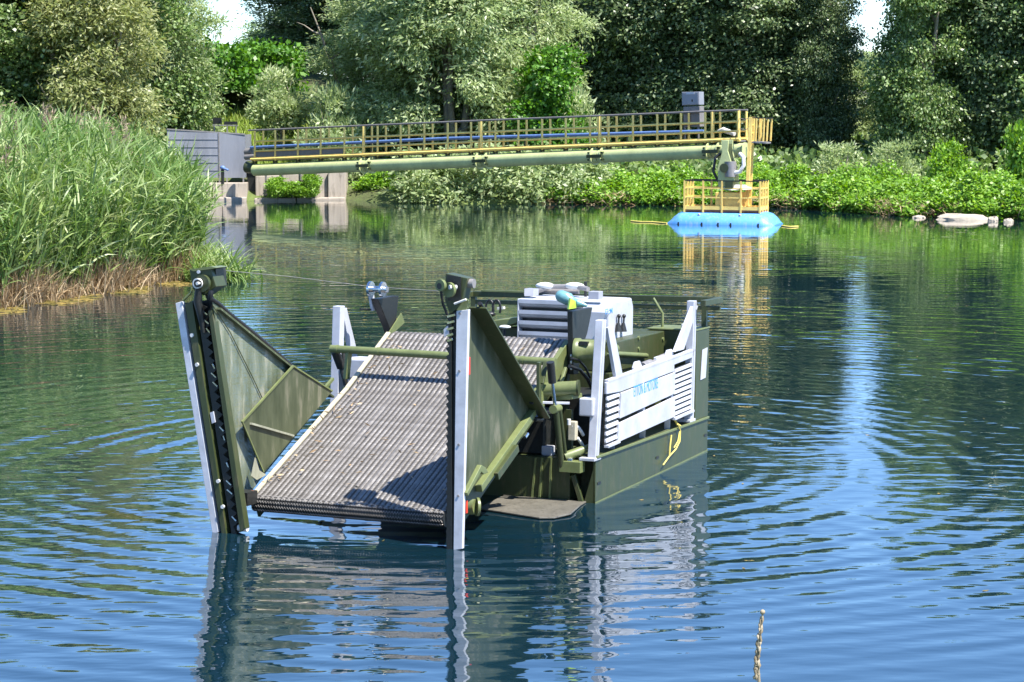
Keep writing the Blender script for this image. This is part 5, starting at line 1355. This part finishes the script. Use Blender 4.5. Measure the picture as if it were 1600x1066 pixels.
# ---- loose things
def loose():
    # yellow rope hanging over the hull side
    c = hv(1060, 664, u=.02)
    pts1 = [hv(x, y, u=.035) for x, y in ((1059, 663), (1063, 673), (1062, 690), (1056, 702), (1046, 713), (1036, 727))]
    pts2 = [hv(x, y, u=.03) for x, y in ((1062, 674), (1059, 690), (1053, 700))]
    pts3 = [hv(x, y, u=.03) for x, y in ((1049, 680), (1047, 696), (1046, 711))]
    mb = MB().tube([hw(p) for p in pts1], .009, 6); mb.tube([hw(p) for p in pts2], .008, 6); mb.tube([hw(p) for p in pts3], .01, 6)
    mb.tube([hw(hv(x, y, u=-.02)) for x, y in ((1054, 656), (1058, 663), (1063, 666))], .014, 6)
    o = mb.mesh('mooring_rope', M['rope'])
    r = link('mooring_rope', o); tag(r, 'frayed yellow rope hanging over the green hull side', 'rope')
    # shrivelled weed on the belt
    rng = np.random.default_rng(12)
    P, D = [], []
    for i in range(150):
        v = rng.uniform(-2.3, .5); u = rng.uniform(BU0 + .05, BU1 - .05) if rng.random() < .5 else BU0 + abs(rng.normal()) * .15 + .02
        w = (BKW + (v - BKV) * (.87 / 2.08)) if v < BKV else (BKW + (v - BKV) * (.55 / 1.05))
        P.append(hw((u, v, w + .018))); D.append(nrm(HM @ (rng.normal(), rng.normal() * .9, rng.normal() * .25 + .2)))
    o = link('cut_weed', leaves_mesh('cut_weed', np.array(P), np.array(D), rng.uniform(.02, .11, 150), rng.uniform(.008, .022, 150), M['reed_dry'], rng))
    tag(o, 'dried scraps of cut weed lying on the conveyor belt', 'weed scraps', kind='stuff')
    # a few leaves and flecks drifting on the water
    m = 240; x = rng.uniform(-9, 12, m); y = rng.uniform(17, 70, m); y[:90] = rng.uniform(60, 88, 90); x[:90] = rng.uniform(-9, 10, 90)
    a = rng.random(m) * 6.28
    o = link('drifting_leaves', leaves_mesh('drifting_leaves', np.stack([x, y, np.full(m, .006)], 1), np.stack([np.cos(a), np.sin(a), a * 0], 1), rng.uniform(.03, .09, m), rng.uniform(.02, .04, m), M['weed_mat'], rng, flat=np.array([0, 0, 8.])))
    tag(o, 'scattered leaves and flecks drifting on the lake', 'drifting leaves', kind='stuff')
    for pts, lab in (([(986, 345.5), (1002, 346.8), (1020, 347), (1042, 349)], 'thin yellow rope floating left of the blue pontoon'), ([(1222, 353), (1234, 354.5), (1247, 354)], 'thin yellow rope floating right of the blue pontoon')):
        tag(link('floating_rope', MB().tube([onz(px, py, .02) for px, py in pts], .03, 6).mesh('floating_rope', M['rope'])), lab, 'rope')
    # flowering grass stalk on the near bank
    b = at(1186, 1066, 6.); t = at(1192, 952, 6.)
    g = gz(b[0], b[1])
    s = thing('grass_stalk', 'single dry seeding grass stalk rising in the near foreground', 'grass stalk', (b[0], b[1], g))
    base = np.array([b[0] - .03, b[1], g - .03])
    MB().tube([base, (base + b) / 2 + (-.015, 0, 0), b, at(1183, 1020, 6), at(1188, 985, 6), at(1191, 965, 6)], [.006, .005, .005, .0045, .004, .003], 6).build('stem', M['straw'], s)
    hd = MB(); rr = random.Random(9)
    for i in range(46):
        f = i / 46.; y = 1064 - f * 96; x = 1182 + (f ** 1.3) * 8 + rr.uniform(-4.5, 4.5) * (1 - f * .6)
        p = at(x, y, 6. + rr.uniform(-.01, .01)); q = at(x + rr.uniform(-1, 3), y - rr.uniform(7, 15), 6.)
        hd.tube([p, (p + q) / 2, q], [.001, .0055 * (1.2 - f * .5), .001], 5)
    hd.build('seed_head', M['straw'], s)
    MB().ball(at(1191.5, 956.5, 6), .0075, 10, 7).build('snail_shell', M['straw'], s)
loose()
bpy.context.view_layer.update()
